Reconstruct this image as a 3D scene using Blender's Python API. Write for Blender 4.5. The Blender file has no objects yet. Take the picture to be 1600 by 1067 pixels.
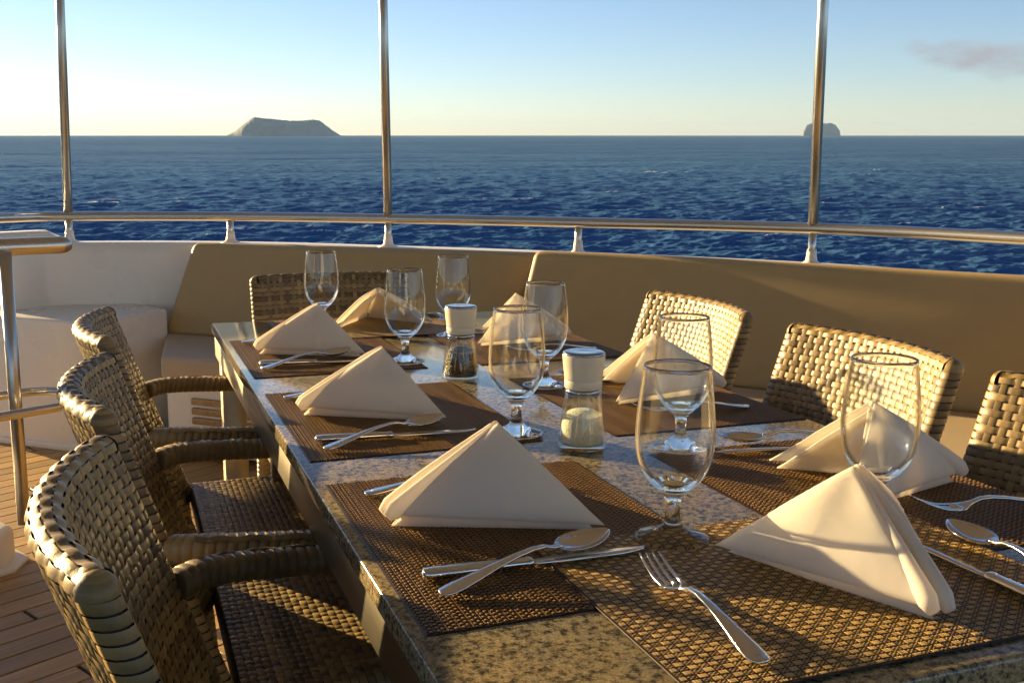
import bpy, bmesh, math, random
import numpy as np
from mathutils import Vector, Matrix, Quaternion
from mathutils import noise as mnoise
random.seed(7); np.random.seed(7)
sc = bpy.context.scene
COL = sc.collection
RAD = math.radians

# ------------------------------------------------------------------ boat trim
# Everything aboard is laid out in the boat's own frame (z = 0 the deck); the boat
# rides about two degrees out of level, so at the end all of it is turned by TRIM.
SEA_UP = Vector((-0.0192, -0.0278, 0.99943)).normalized()      # the sea's up, seen from the boat
CAM_POS = Vector((-0.2074, -0.5780, 1.1290))
TRIM = Matrix.Translation(CAM_POS) @ SEA_UP.rotation_difference(Vector((0, 0, 1))).to_matrix().to_4x4() @ Matrix.Translation(-CAM_POS)
SEA_Z = CAM_POS.z - 9.0

# ------------------------------------------------------------------ camera
cr = Vector((0.934711, -0.355318, 0.008098)); cu = Vector((0.050566, 0.155503, 0.986540)); cb = cr.cross(cu)
cam_d = bpy.data.cameras.new('camera'); cam = bpy.data.objects.new('camera', cam_d); COL.objects.link(cam)
cam.matrix_world = TRIM @ (Matrix.Translation(CAM_POS) @ Matrix((cr, cu, cb)).transposed().to_4x4())
cam_d.sensor_width = 36; cam_d.lens = 36.384; cam_d.clip_start = 0.02; cam_d.clip_end = 60000
sc.camera = cam

# ------------------------------------------------------------------ sun and sky
SUN_AZ = RAD(-34.3)      # clockwise from +Y
SUN_EL = RAD(10.4)
to_sun = Vector((math.sin(SUN_AZ) * math.cos(SUN_EL), math.cos(SUN_AZ) * math.cos(SUN_EL), math.sin(SUN_EL)))
to_sun = TRIM.to_3x3() @ to_sun
sun_d = bpy.data.lights.new('sun', 'SUN'); sun_d.energy = 5.0; sun_d.angle = RAD(0.55); sun_d.color = (1.0, 0.715, 0.34)
sun = bpy.data.objects.new('sun', sun_d); COL.objects.link(sun)
sun.rotation_euler = (-to_sun).to_track_quat('-Z', 'Y').to_euler(); sun.location = to_sun * 60
world = bpy.data.worlds.new('World'); sc.world = world; world.use_nodes = True
wn = world.node_tree; wl = wn.links
sky = wn.nodes.new('ShaderNodeTexSky'); sky.sky_type = 'NISHITA'; sky.sun_disc = False
sky.sun_elevation = math.asin(to_sun.z); sky.sun_rotation = math.atan2(to_sun.x, to_sun.y)
sky.altitude = 0; sky.air_density = 0.8; sky.dust_density = 0.1; sky.ozone_density = 2.6
bg = wn.nodes['Background']; bg.inputs[1].default_value = 0.051
def wnode(t, **kw):
    n = wn.nodes.new(t)
    for k, v in kw.items(): setattr(n, k, v)
    return n
# thin broken cloud all round the sky: low banks near the horizon, a few wisps higher up
tc = wnode('ShaderNodeTexCoord')
mp = wnode('ShaderNodeMapping'); mp.inputs['Scale'].default_value = (1, 1, 5.5); mp.inputs['Location'].default_value = (2.35, 0.4, 0.62)
wl.new(tc.outputs['Generated'], mp.inputs['Vector'])
nz = wnode('ShaderNodeTexNoise'); nz.inputs['Scale'].default_value = 3.1; nz.inputs['Detail'].default_value = 9; nz.inputs['Roughness'].default_value = 0.6
wl.new(mp.outputs[0], nz.inputs['Vector'])
rp = wnode('ShaderNodeValToRGB'); rp.color_ramp.elements[0].position = 0.62; rp.color_ramp.elements[1].position = 0.85
rp.color_ramp.elements[1].color = (0.35, 0.35, 0.35, 1)
wl.new(nz.outputs['Fac'], rp.inputs[0])
cloud = wnode('ShaderNodeMixRGB'); cloud.inputs[2].default_value = (4.2, 4.0, 3.9, 1)
hsv = wnode('ShaderNodeHueSaturation'); hsv.inputs['Saturation'].default_value = 0.97; wl.new(sky.outputs[0], hsv.inputs['Color'])
tint = wnode('ShaderNodeMixRGB', blend_type='MULTIPLY'); tint.inputs[0].default_value = 1; tint.inputs[2].default_value = (1.07, 0.985, 1.03, 1); wl.new(hsv.outputs[0], tint.inputs[1])
wl.new(rp.outputs[0], cloud.inputs[0]); wl.new(tint.outputs[0], cloud.inputs[1])
def wmath(op, a, b_=None):
    n = wnode('ShaderNodeMath', operation=op)
    for i, x in enumerate((a, b_)):
        if x is None: continue
        if hasattr(x, 'links'): wl.new(x, n.inputs[i])
        else: n.inputs[i].default_value = x
    return n.outputs[0]
def cloud_bank(prev, d, wid, hgt, colr, amount, nscale, skew=0.0):
    """one broken cloud standing in direction d of the sky (boat frame)"""
    d = (TRIM.to_3x3() @ Vector(d)).normalized(); t1 = Vector((d.y, -d.x, 0)).normalized(); t2 = t1.cross(d).normalized()
    outs = []
    for t in (t1, t2):
        n = wnode('ShaderNodeVectorMath', operation='DOT_PRODUCT'); wl.new(tc.outputs['Generated'], n.inputs[0]); n.inputs[1].default_value = t; outs.append(n.outputs['Value'])
    dn = wnode('ShaderNodeVectorMath', operation='DOT_PRODUCT'); wl.new(tc.outputs['Generated'], dn.inputs[0]); dn.inputs[1].default_value = d
    v = wmath('ADD', outs[1], wmath('MULTIPLY', outs[0], skew))
    r2 = wmath('ADD', wmath('POWER', wmath('DIVIDE', outs[0], wid), 2.0), wmath('POWER', wmath('ABSOLUTE', wmath('DIVIDE', v, hgt)), 2.0))
    m2 = wnode('ShaderNodeMapping'); m2.inputs['Scale'].default_value = (nscale, nscale, nscale * 2.6); wl.new(tc.outputs['Generated'], m2.inputs[0])
    n2 = wnode('ShaderNodeTexNoise'); n2.inputs['Scale'].default_value = 1.0; n2.inputs['Detail'].default_value = 7; n2.inputs['Roughness'].default_value = 0.62; wl.new(m2.outputs[0], n2.inputs['Vector'])
    q = wmath('SUBTRACT', wmath('ADD', n2.outputs['Fac'], 0.42), wmath('MULTIPLY', r2, 0.45))
    mr_ = wnode('ShaderNodeMapRange'); mr_.inputs[1].default_value = 0.52; mr_.inputs[2].default_value = 0.95; mr_.inputs[3].default_value = 0; mr_.inputs[4].default_value = amount; wl.new(q, mr_.inputs[0])
    fac = wmath('MULTIPLY', mr_.outputs[0], wmath('GREATER_THAN', dn.outputs['Value'], 0.0))
    mx = wnode('ShaderNodeMixRGB'); mx.inputs[2].default_value = (*colr, 1); wl.new(fac, mx.inputs[0]); wl.new(prev, mx.inputs[1])
    return mx.outputs[0]
csky = cloud_bank(cloud.outputs[0], (0.7200, 0.6870, 0.0930), 0.095, 0.019, (2.45, 2.55, 2.8), 1.0, 30.0, 0.14)
csky = cloud_bank(csky, (0.0636, 0.9968, 0.0476), 0.14, 0.008, (7.6, 6.9, 5.7), 0.7, 45.0)
wl.new(csky, bg.inputs[0])

vs = sc.view_settings; vs.view_transform = 'Standard'; vs.look = 'None'; vs.exposure = 1.85; vs.gamma = 1; vs.use_curve_mapping = False
sc.render.engine = 'CYCLES'
cy = sc.cycles; cy.use_denoising = True; cy.max_bounces = 12; cy.transparent_max_bounces = 24; cy.transmission_bounces = 10
cy.sample_clamp_indirect = 6.0; cy.use_adaptive_sampling = True; cy.adaptive_threshold = 0.015
try: cy.denoiser = 'OPENIMAGEDENOISE'
except Exception: pass

# ================================================================== helpers
ABOARD = []          # top-level things of the boat, to be trimmed at the end
def link(name, data, parent=None):
    o = bpy.data.objects.new(name, data); COL.objects.link(o); o.parent = parent
    if parent is None: ABOARD.append(o)
    return o
def tag(o, label=None, cat=None, group=None, kind=None):
    if label: o['label'] = label
    if cat: o['category'] = cat
    if group: o['group'] = group
    if kind: o['kind'] = kind
    return o
def thing(name, loc, rz, label, cat, group=None):
    o = link(name, None); o.location = loc; o.rotation_euler = (0, 0, rz)
    return tag(o, label, cat, group)
def make_mesh(name, v, f, mat=None, smooth=True):
    m = bpy.data.meshes.new(name); m.from_pydata([tuple(p) for p in v], [], [tuple(q) for q in f]); m.update()
    if smooth: m.polygons.foreach_set('use_smooth', [True] * len(m.polygons))
    if mat: m.materials.append(mat)
    return m
def grid_mesh(name, P, mat=None, smooth=True, closed_u=False, closed_v=False):
    """P: array (nu, nv, 3)"""
    nu, nv = P.shape[:2]
    idx = np.arange(nu * nv).reshape(nu, nv)
    a = idx if closed_u else idx[:-1]; b = np.roll(idx, -1, 0) if closed_u else idx[1:]
    def cols(z): return (z, np.roll(z, -1, 1)) if closed_v else (z[:, :-1], z[:, 1:])
    a0, a1 = cols(a); b0, b1 = cols(b)
    F = np.stack([a0, b0, b1, a1], -1).reshape(-1, 4)
    m = bpy.data.meshes.new(name)
    m.vertices.add(nu * nv); m.vertices.foreach_set('co', P.reshape(-1).astype(np.float32))
    m.loops.add(F.size); m.loops.foreach_set('vertex_index', F.reshape(-1).astype(np.int32))
    m.polygons.add(len(F)); m.polygons.foreach_set('loop_start', np.arange(0, F.size, 4, dtype=np.int32))
    m.polygons.foreach_set('loop_total', np.full(len(F), 4, np.int32))
    m.update(calc_edges=True); m.validate()
    if smooth: m.polygons.foreach_set('use_smooth', np.ones(len(m.polygons), bool))
    if mat: m.materials.append(mat)
    return m
class MB:
    """collects shapes into one mesh"""
    def __init__(s): s.v = []; s.f = []
    def add(s, v, f):
        o = len(s.v); s.v += [tuple(p) for p in v]; s.f += [tuple(i + o for i in q) for q in f]
    def box(s, x0, x1, y0, y1, z0, z1):
        s.add([(x0, y0, z0), (x1, y0, z0), (x1, y1, z0), (x0, y1, z0), (x0, y0, z1), (x1, y0, z1), (x1, y1, z1), (x0, y1, z1)],
              [(0, 3, 2, 1), (4, 5, 6, 7), (0, 1, 5, 4), (1, 2, 6, 5), (2, 3, 7, 6), (3, 0, 4, 7)])
    def loft(s, rings, cap=True, closed=False):
        n = len(rings[0]); o = len(s.v)
        for r in rings: s.v += [tuple(p) for p in r]
        m = len(rings)
        for i in range(m if closed else m - 1):
            for j in range(n):
                a = o + i * n; b = o + ((i + 1) % m) * n; k = (j + 1) % n
                s.f.append((a + j, a + k, b + k, b + j))
        if cap and not closed:
            s.f.append(tuple(o + j for j in range(n))[::-1]); s.f.append(tuple(o + (m - 1) * n + j for j in range(n)))
    def build(s, name, mat=None, smooth=True):
        return make_mesh(name, s.v, s.f, mat, smooth)
def bevel_mesh(m, w, seg=2, angle=0.6):
    bm = bmesh.new(); bm.from_mesh(m)
    bmesh.ops.recalc_face_normals(bm, faces=bm.faces)
    ed = [e for e in bm.edges if len(e.link_faces) == 2 and e.calc_face_angle(0) > angle]
    bmesh.ops.bevel(bm, geom=ed, offset=w, segments=seg, profile=0.5, affect='EDGES', clamp_overlap=True)
    bm.to_mesh(m); bm.free()
    for p in m.polygons: p.use_smooth = True
    try: m.set_sharp_from_angle(angle=RAD(40))
    except Exception: pass
    return m
def catmull(pts, per=8, closed=False):
    P = [Vector(p) for p in pts]; out = []; n = len(P)
    for i in range(n if closed else n - 1):
        g = (lambda k: P[k % n]) if closed else (lambda k: P[max(0, min(n - 1, k))])
        p0, p1, p2, p3 = g(i - 1), g(i), g(i + 1), g(i + 2)
        for k in range(per):
            t = k / per
            out.append(0.5 * ((2 * p1) + (p2 - p0) * t + (2 * p0 - 5 * p1 + 4 * p2 - p3) * t * t + (3 * p1 - p0 - 3 * p2 + p3) * t ** 3))
    if not closed: out.append(P[-1].copy())
    return out
def frames(path, up=Vector((0, 0, 1))):
    out = []
    for i, p in enumerate(path):
        t = (path[min(i + 1, len(path) - 1)] - path[max(i - 1, 0)]).normalized()
        s = t.cross(up)
        s = s.normalized() if s.length > 1e-5 else Vector((1, 0, 0))
        out.append((p, t, s, s.cross(t)))
    return out
def tube(path, r, n=14, rfun=None, up=Vector((0, 0, 1))):
    """rings of a tube along path"""
    rings = []
    for i, (p, t, s, u) in enumerate(frames(path, up)):
        rr = rfun(i / (len(path) - 1)) if rfun else r
        rings.append([p + s * (rr * math.cos(2 * math.pi * k / n)) + u * (rr * math.sin(2 * math.pi * k / n)) for k in range(n)])
    return rings
def straight(a, b, n=2):
    a, b = Vector(a), Vector(b); return [a.lerp(b, k / (n - 1)) for k in range(n)]
def revolve(prof, n=48):
    P = np.zeros((len(prof), n, 3)); th = np.arange(n) * 2 * math.pi / n
    for i, (r, z) in enumerate(prof):
        P[i, :, 0] = r * np.cos(th); P[i, :, 1] = r * np.sin(th); P[i, :, 2] = z
    return P
def copy_tree(o, parent=None):
    c = o.copy(); COL.objects.link(c); c.parent = parent
    if parent is None: ABOARD.append(c)
    for ch in o.children: copy_tree(ch, c)
    return c

# ------------------------------------------------------------------ materials
def mat_new(name):
    m = bpy.data.materials.new(name); m.use_nodes = True
    nt = m.node_tree; return m, nt, nt.nodes['Principled BSDF'], nt.links
def N(nt, t, **inp):
    n = nt.nodes.new(t)
    for k, v in inp.items():
        k = k.replace('_', ' ')
        if k in n.inputs: n.inputs[k].default_value = v
        else: setattr(n, k.replace(' ', '_'), v)
    return n
def simple(name, col, rough=0.5, metal=0.0, vary=0.06, scale=6.0, bump=0.0, bscale=200.0, spec=0.5, rvary=0.0):
    m, nt, b, L = mat_new(name)
    tcn = N(nt, 'ShaderNodeTexCoord'); nz = N(nt, 'ShaderNodeTexNoise', Scale=scale, Detail=5.0, Roughness=0.6)
    L.new(tcn.outputs['Object'], nz.inputs['Vector'])
    mr = N(nt, 'ShaderNodeMapRange'); mr.inputs[3].default_value = 1 - vary; mr.inputs[4].default_value = 1 + vary
    L.new(nz.outputs['Fac'], mr.inputs[0])
    mul = N(nt, 'ShaderNodeVectorMath', operation='SCALE'); mul.inputs[0].default_value = col[:3]
    L.new(mr.outputs[0], mul.inputs['Scale']); L.new(mul.outputs[0], b.inputs['Base Color'])
    b.inputs['Roughness'].default_value = rough; b.inputs['Metallic'].default_value = metal; b.inputs['Specular IOR Level'].default_value = spec
    if rvary:
        r2 = N(nt, 'ShaderNodeMapRange'); r2.inputs[3].default_value = rough - rvary; r2.inputs[4].default_value = rough + rvary
        L.new(nz.outputs['Fac'], r2.inputs[0]); L.new(r2.outputs[0], b.inputs['Roughness'])
    if bump:
        n2 = N(nt, 'ShaderNodeTexNoise', Scale=bscale, Detail=3.0); L.new(tcn.outputs['Object'], n2.inputs['Vector'])
        bp = N(nt, 'ShaderNodeBump', Strength=bump, Distance=0.002); L.new(n2.outputs['Fac'], bp.inputs['Height']); L.new(bp.outputs[0], b.inputs['Normal'])
    return m
M = {}
M['steel'] = simple('brushed_steel', (0.62, 0.585, 0.52), 0.30, 1.0, 0.01, 30)
M['cutlery'] = simple('polished_steel', (0.72, 0.70, 0.67), 0.10, 1.0, 0.03, 40, rvary=0.03)
M['gelcoat'] = simple('white_gelcoat', (0.84, 0.775, 0.66), 0.28, 0, 0.025, 3, rvary=0.05)
M['ceiling'] = simple('cream_ceiling_panel', (0.82, 0.73, 0.58), 0.5, 0, 0.04, 2)
M['vinyl'] = simple('tan_vinyl', (0.47, 0.33, 0.140), 0.48, 0, 0.07, 14, spec=0.35, bump=0.35, bscale=900)
M['vinyl_pale'] = simple('pale_vinyl', (0.50, 0.385, 0.235), 0.5, 0, 0.05, 14, bump=0.3, bscale=900)
M['caulk'] = simple('black_caulk', (0.03, 0.028, 0.025), 0.6, 0, 0.2, 30)
M['cap'] = simple('cream_plastic', (0.66, 0.60, 0.46), 0.30, 0, 0.02, 20)
M['salt'] = simple('coarse_salt', (0.78, 0.72, 0.58), 0.6, 0, 0.45, 420, bump=1.0, bscale=420)
M['lid'] = simple('lid_steel', (0.42, 0.42, 0.46), 0.16, 1.0, 0.04, 30)

def brushed_apron():
    m, nt, b, L = mat_new('brushed_table_steel')
    tcn = N(nt, 'ShaderNodeTexCoord'); mpn = N(nt, 'ShaderNodeMapping'); mpn.inputs['Scale'].default_value = (3, 3, 900)
    nz = N(nt, 'ShaderNodeTexNoise', Scale=1.0, Detail=3.0); L.new(tcn.outputs['Object'], mpn.inputs[0]); L.new(mpn.outputs[0], nz.inputs['Vector'])
    r = N(nt, 'ShaderNodeMapRange'); r.inputs[3].default_value = 0.26; r.inputs[4].default_value = 0.46
    L.new(nz.outputs['Fac'], r.inputs[0]); L.new(r.outputs[0], b.inputs['Roughness'])
    bp = N(nt, 'ShaderNodeBump', Strength=0.12, Distance=0.001); L.new(nz.outputs['Fac'], bp.inputs['Height']); L.new(bp.outputs[0], b.inputs['Normal'])
    b.inputs['Base Color'].default_value = (0.44, 0.40, 0.32, 1); b.inputs['Metallic'].default_value = 1.0
    return m
M['apron'] = brushed_apron()

def granite():
    m, nt, b, L = mat_new('speckled_granite')
    tcn = N(nt, 'ShaderNodeTexCoord')
    def nzn(s, d=4.0, r=0.6):
        n = N(nt, 'ShaderNodeTexNoise', Scale=s, Detail=d, Roughness=r); L.new(tcn.outputs['Object'], n.inputs['Vector']); return n
    big = nzn(14, 3); mid = nzn(170, 5, 0.60); fine = nzn(480, 4, 0.7)
    c1 = N(nt, 'ShaderNodeValToRGB')
    e = c1.color_ramp.elements; e[0].position = 0.36; e[0].color = (0.040, 0.042, 0.044, 1); e[1].position = 0.66; e[1].color = (0.42, 0.375, 0.27, 1)
    k = c1.color_ramp.elements.new(0.44); k.color = (0.17, 0.155, 0.12, 1); k = c1.color_ramp.elements.new(0.52); k.color = (0.32, 0.285, 0.205, 1)
    L.new(mid.outputs['Fac'], c1.inputs[0])
    c2 = N(nt, 'ShaderNodeValToRGB'); e = c2.color_ramp.elements; e[0].position = 0.36; e[0].color = (0.5, 0.47, 0.46, 1); e[1].position = 0.62; e[1].color = (1.12, 1.05, 0.94, 1)
    L.new(fine.outputs['Fac'], c2.inputs[0])
    mx = N(nt, 'ShaderNodeMixRGB', blend_type='MULTIPLY'); mx.inputs[0].default_value = 1
    L.new(c1.outputs[0], mx.inputs[1]); L.new(c2.outputs[0], mx.inputs[2])
    c3 = N(nt, 'ShaderNodeValToRGB'); e = c3.color_ramp.elements; e[0].position = 0.40; e[0].color = (0.86, 0.88, 0.84, 1); e[1].position = 0.62; e[1].color = (1.12, 1.02, 0.80, 1)
    L.new(big.outputs['Fac'], c3.inputs[0])
    m2 = N(nt, 'ShaderNodeMixRGB', blend_type='MULTIPLY'); m2.inputs[0].default_value = 1
    L.new(mx.outputs[0], m2.inputs[1]); L.new(c3.outputs[0], m2.inputs[2]); L.new(m2.outputs[0], b.inputs['Base Color'])
    b.inputs['Roughness'].default_value = 0.10; b.inputs['Specular IOR Level'].default_value = 0.6
    rr = N(nt, 'ShaderNodeMapRange'); rr.inputs[3].default_value = 0.06; rr.inputs[4].default_value = 0.17
    L.new(fine.outputs['Fac'], rr.inputs[0]); L.new(rr.outputs[0], b.inputs['Roughness'])
    bp = N(nt, 'ShaderNodeBump', Strength=0.02, Distance=0.001); L.new(mid.outputs['Fac'], bp.inputs['Height']); L.new(bp.outputs[0], b.inputs['Normal'])
    return m
M['granite'] = granite()

def wicker():
    m, nt, b, L = mat_new('synthetic_rattan')
    oi = N(nt, 'ShaderNodeObjectInfo'); tcn = N(nt, 'ShaderNodeTexCoord')
    nz = N(nt, 'ShaderNodeTexNoise', Scale=22.0, Detail=4.0); L.new(tcn.outputs['Object'], nz.inputs['Vector'])
    nf = N(nt, 'ShaderNodeTexNoise', Scale=420.0, Detail=2.0); L.new(tcn.outputs['Object'], nf.inputs['Vector'])
    ad = N(nt, 'ShaderNodeMath', operation='ADD'); L.new(oi.outputs['Random'], ad.inputs[0]); L.new(nz.outputs['Fac'], ad.inputs[1])
    rmp = N(nt, 'ShaderNodeValToRGB'); e = rmp.color_ramp.elements
    e[0].position = 0.3; e[0].color = (0.110, 0.074, 0.030, 1); e[1].position = 1.0; e[1].color = (0.34, 0.238, 0.098, 1)
    hv = N(nt, 'ShaderNodeMath', operation='MULTIPLY'); hv.inputs[1].default_value = 0.66; L.new(ad.outputs[0], hv.inputs[0]); L.new(hv.outputs[0], rmp.inputs[0])
    L.new(rmp.outputs[0], b.inputs['Base Color'])
    b.inputs['Roughness'].default_value = 0.44; b.inputs['Specular IOR Level'].default_value = 0.40
    bp = N(nt, 'ShaderNodeBump', Strength=0.25, Distance=0.0008); L.new(nf.outputs['Fac'], bp.inputs['Height']); L.new(bp.outputs[0], b.inputs['Normal'])
    return m
M['wicker'] = wicker()
M['core'] = simple('dark_rattan_core', (0.045, 0.033, 0.02), 0.6, 0, 0.2, 30)

def cloth():
    m, nt, b, L = mat_new('cream_cotton')
    out = nt.nodes['Material Output']
    tcn = N(nt, 'ShaderNodeTexCoord')
    w = N(nt, 'ShaderNodeTexNoise', Scale=900.0, Detail=2.0); L.new(tcn.outputs['Object'], w.inputs['Vector'])
    w2 = N(nt, 'ShaderNodeTexNoise', Scale=26.0, Detail=4.0); L.new(tcn.outputs['Object'], w2.inputs['Vector'])
    b.inputs['Base Color'].default_value = (0.88, 0.845, 0.78, 1); b.inputs['Roughness'].default_value = 0.75
    b.inputs['Sheen Weight'].default_value = 0.25; b.inputs['Sheen Roughness'].default_value = 0.4
    bp = N(nt, 'ShaderNodeBump', Strength=0.12, Distance=0.0006); L.new(w.outputs['Fac'], bp.inputs['Height'])
    bp2 = N(nt, 'ShaderNodeBump', Strength=0.22, Distance=0.004); L.new(w2.outputs['Fac'], bp2.inputs['Height']); L.new(bp.outputs[0], bp2.inputs['Normal'])
    L.new(bp2.outputs[0], b.inputs['Normal'])
    tr = N(nt, 'ShaderNodeBsdfTranslucent'); tr.inputs['Color'].default_value = (0.90, 0.83, 0.71, 1)
    mx = N(nt, 'ShaderNodeMixShader'); mx.inputs[0].default_value = 0.48
    L.new(b.outputs[0], mx.inputs[1]); L.new(tr.outputs[0], mx.inputs[2]); L.new(mx.outputs[0], out.inputs[0])
    return m
M['cloth'] = cloth()

def placemat_mat(name, top):
    m, nt, b, L = mat_new(name)
    tcn = N(nt, 'ShaderNodeTexCoord')
    wv = N(nt, 'ShaderNodeTexWave', Scale=150.0, Distortion=0.4); wv.bands_direction = 'X'; wv.wave_type = 'BANDS'
    wv2 = N(nt, 'ShaderNodeTexWave', Scale=150.0, Distortion=0.4); wv2.bands_direction = 'Y'
    L.new(tcn.outputs['Object'], wv.inputs['Vector']); L.new(tcn.outputs['Object'], wv2.inputs['Vector'])
    nz = N(nt, 'ShaderNodeTexNoise', Scale=60.0, Detail=4.0); L.new(tcn.outputs['Object'], nz.inputs['Vector'])
    rmp = N(nt, 'ShaderNodeValToRGB'); e = rmp.color_ramp.elements
    e[0].position = 0.48; e[0].color = (0.022, 0.010, 0.003, 1); e[1].position = 1.1 if False else 1.0; e[1].color = (*top, 1)
    sx = N(nt, 'ShaderNodeSeparateXYZ'); L.new(tcn.outputs['Object'], sx.inputs[0])
    hz = N(nt, 'ShaderNodeMapRange'); hz.inputs[1].default_value = 0.0006; hz.inputs[2].default_value = 0.0015; L.new(sx.outputs['Z'], hz.inputs[0])
    hm = N(nt, 'ShaderNodeMath', operation='MULTIPLY_ADD'); hm.inputs[1].default_value = 0.3; L.new(nz.outputs['Fac'], hm.inputs[0]); L.new(hz.outputs[0], hm.inputs[2])
    L.new(hm.outputs[0], rmp.inputs[0]); L.new(rmp.outputs[0], b.inputs['Base Color'])
    b.inputs['Roughness'].default_value = 0.40; b.inputs['Specular IOR Level'].default_value = 0.2
    bp = N(nt, 'ShaderNodeBump', Strength=0.5, Distance=0.0007); L.new(wv.outputs['Fac'], bp.inputs['Height'])
    bp2 = N(nt, 'ShaderNodeBump', Strength=0.4, Distance=0.0005); L.new(wv2.outputs['Fac'], bp2.inputs['Height']); L.new(bp.outputs[0], bp2.inputs['Normal'])
    L.new(bp2.outputs[0], b.inputs['Normal'])
    return m
M['mat'] = placemat_mat('brown_woven_vinyl', (0.235, 0.134, 0.046)); M['mat_sheen'] = placemat_mat('gold_sheen_vinyl', (0.46, 0.305, 0.118))  # end mats' thread colour lightened to carry the sheen of the sun

def teak():
    m, nt, b, L = mat_new('teak')
    oi = N(nt, 'ShaderNodeObjectInfo'); tcn = N(nt, 'ShaderNodeTexCoord')
    ofs = N(nt, 'ShaderNodeVectorMath', operation='ADD'); L.new(tcn.outputs['Object'], ofs.inputs[0])
    sh = N(nt, 'ShaderNodeMath', operation='MULTIPLY'); sh.inputs[1].default_value = 37.0; L.new(oi.outputs['Random'], sh.inputs[0]); L.new(sh.outputs[0], ofs.inputs[1])
    mpn = N(nt, 'ShaderNodeMapping'); mpn.inputs['Scale'].default_value = (3.0, 60.0, 20.0); L.new(ofs.outputs[0], mpn.inputs[0])
    nz = N(nt, 'ShaderNodeTexNoise', Scale=1.6, Detail=6.0, Distortion=0.6); L.new(mpn.outputs[0], nz.inputs['Vector'])
    rmp = N(nt, 'ShaderNodeValToRGB'); e = rmp.color_ramp.elements
    e[0].position = 0.25; e[0].color = (0.29, 0.165, 0.055, 1); e[1].position = 0.8; e[1].color = (0.52, 0.335, 0.125, 1)
    L.new(nz.outputs['Fac'], rmp.inputs[0])
    hs = N(nt, 'ShaderNodeHueSaturation'); mr = N(nt, 'ShaderNodeMapRange'); mr.inputs[3].default_value = 0.8; mr.inputs[4].default_value = 1.2
    L.new(oi.outputs['Random'], mr.inputs[0]); L.new(mr.outputs[0], hs.inputs['Value']); L.new(rmp.outputs[0], hs.inputs['Color']); L.new(hs.outputs[0], b.inputs['Base Color'])
    b.inputs['Roughness'].default_value = 0.5
    bp = N(nt, 'ShaderNodeBump', Strength=0.15, Distance=0.001); L.new(nz.outputs['Fac'], bp.inputs['Height']); L.new(bp.outputs[0], b.inputs['Normal'])
    return m
M['teak'] = teak()

def thin_glass(name, tint=(0.97, 0.985, 0.98), ior=1.5):
    m, nt, b, L = mat_new(name); out = nt.nodes['Material Output']; nt.nodes.remove(b)
    lw = N(nt, 'ShaderNodeLayerWeight'); pw = N(nt, 'ShaderNodeMath', operation='POWER'); pw.inputs[1].default_value = 3.2; L.new(lw.outputs['Facing'], pw.inputs[0])
    fr = N(nt, 'ShaderNodeMapRange'); fr.inputs[3].default_value = 0.04; fr.inputs[4].default_value = 0.92; L.new(pw.outputs[0], fr.inputs[0]); tr = N(nt, 'ShaderNodeBsdfTransparent'); tr.inputs[0].default_value = (*tint, 1)
    gl = N(nt, 'ShaderNodeBsdfGlossy'); gl.inputs['Roughness'].default_value = 0.015; gl.inputs['Color'].default_value = (1, 1, 1, 1)
    mx = N(nt, 'ShaderNodeMixShader'); L.new(fr.outputs[0], mx.inputs[0]); L.new(tr.outputs[0], mx.inputs[1]); L.new(gl.outputs[0], mx.inputs[2]); L.new(mx.outputs[0], out.inputs[0])
    return m
M['jar'] = thin_glass('jar_glass', (0.955, 0.97, 0.94))
def clear_glass():
    m, nt, b, L = mat_new('clear_glass'); out = nt.nodes['Material Output']; nt.nodes.remove(b)
    g = N(nt, 'ShaderNodeBsdfGlass', IOR=1.46); g.inputs['Roughness'].default_value = 0.0; g.inputs['Color'].default_value = (0.99, 0.995, 0.99, 1)
    L.new(g.outputs[0], out.inputs[0]); return m
def bowl_glass():
    # thin parallel walls: seen square on they neither bend nor hold back the light, seen edge on they refract
    m, nt, b, L = mat_new('bowl_glass'); out = nt.nodes['Material Output']; nt.nodes.remove(b)
    g = N(nt, 'ShaderNodeBsdfGlass', IOR=1.46); g.inputs['Roughness'].default_value = 0.0; g.inputs['Color'].default_value = (0.99, 0.995, 0.99, 1)
    tr = N(nt, 'ShaderNodeBsdfTransparent'); tr.inputs[0].default_value = (0.985, 0.99, 0.985, 1); gl = N(nt, 'ShaderNodeBsdfGlossy'); gl.inputs['Roughness'].default_value = 0.01
    th = N(nt, 'ShaderNodeMixShader'); th.inputs[0].default_value = 0.045; L.new(tr.outputs[0], th.inputs[1]); L.new(gl.outputs[0], th.inputs[2])
    lw = N(nt, 'ShaderNodeLayerWeight'); mr = N(nt, 'ShaderNodeMapRange'); mr.inputs[1].default_value = 0.50; mr.inputs[2].default_value = 0.82; L.new(lw.outputs['Facing'], mr.inputs[0])
    mx = N(nt, 'ShaderNodeMixShader'); L.new(mr.outputs[0], mx.inputs[0]); L.new(th.outputs[0], mx.inputs[1]); L.new(g.outputs[0], mx.inputs[2]); L.new(mx.outputs[0], out.inputs[0])
    return m
M['glass'] = clear_glass()
M['bowl'] = bowl_glass()

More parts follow.
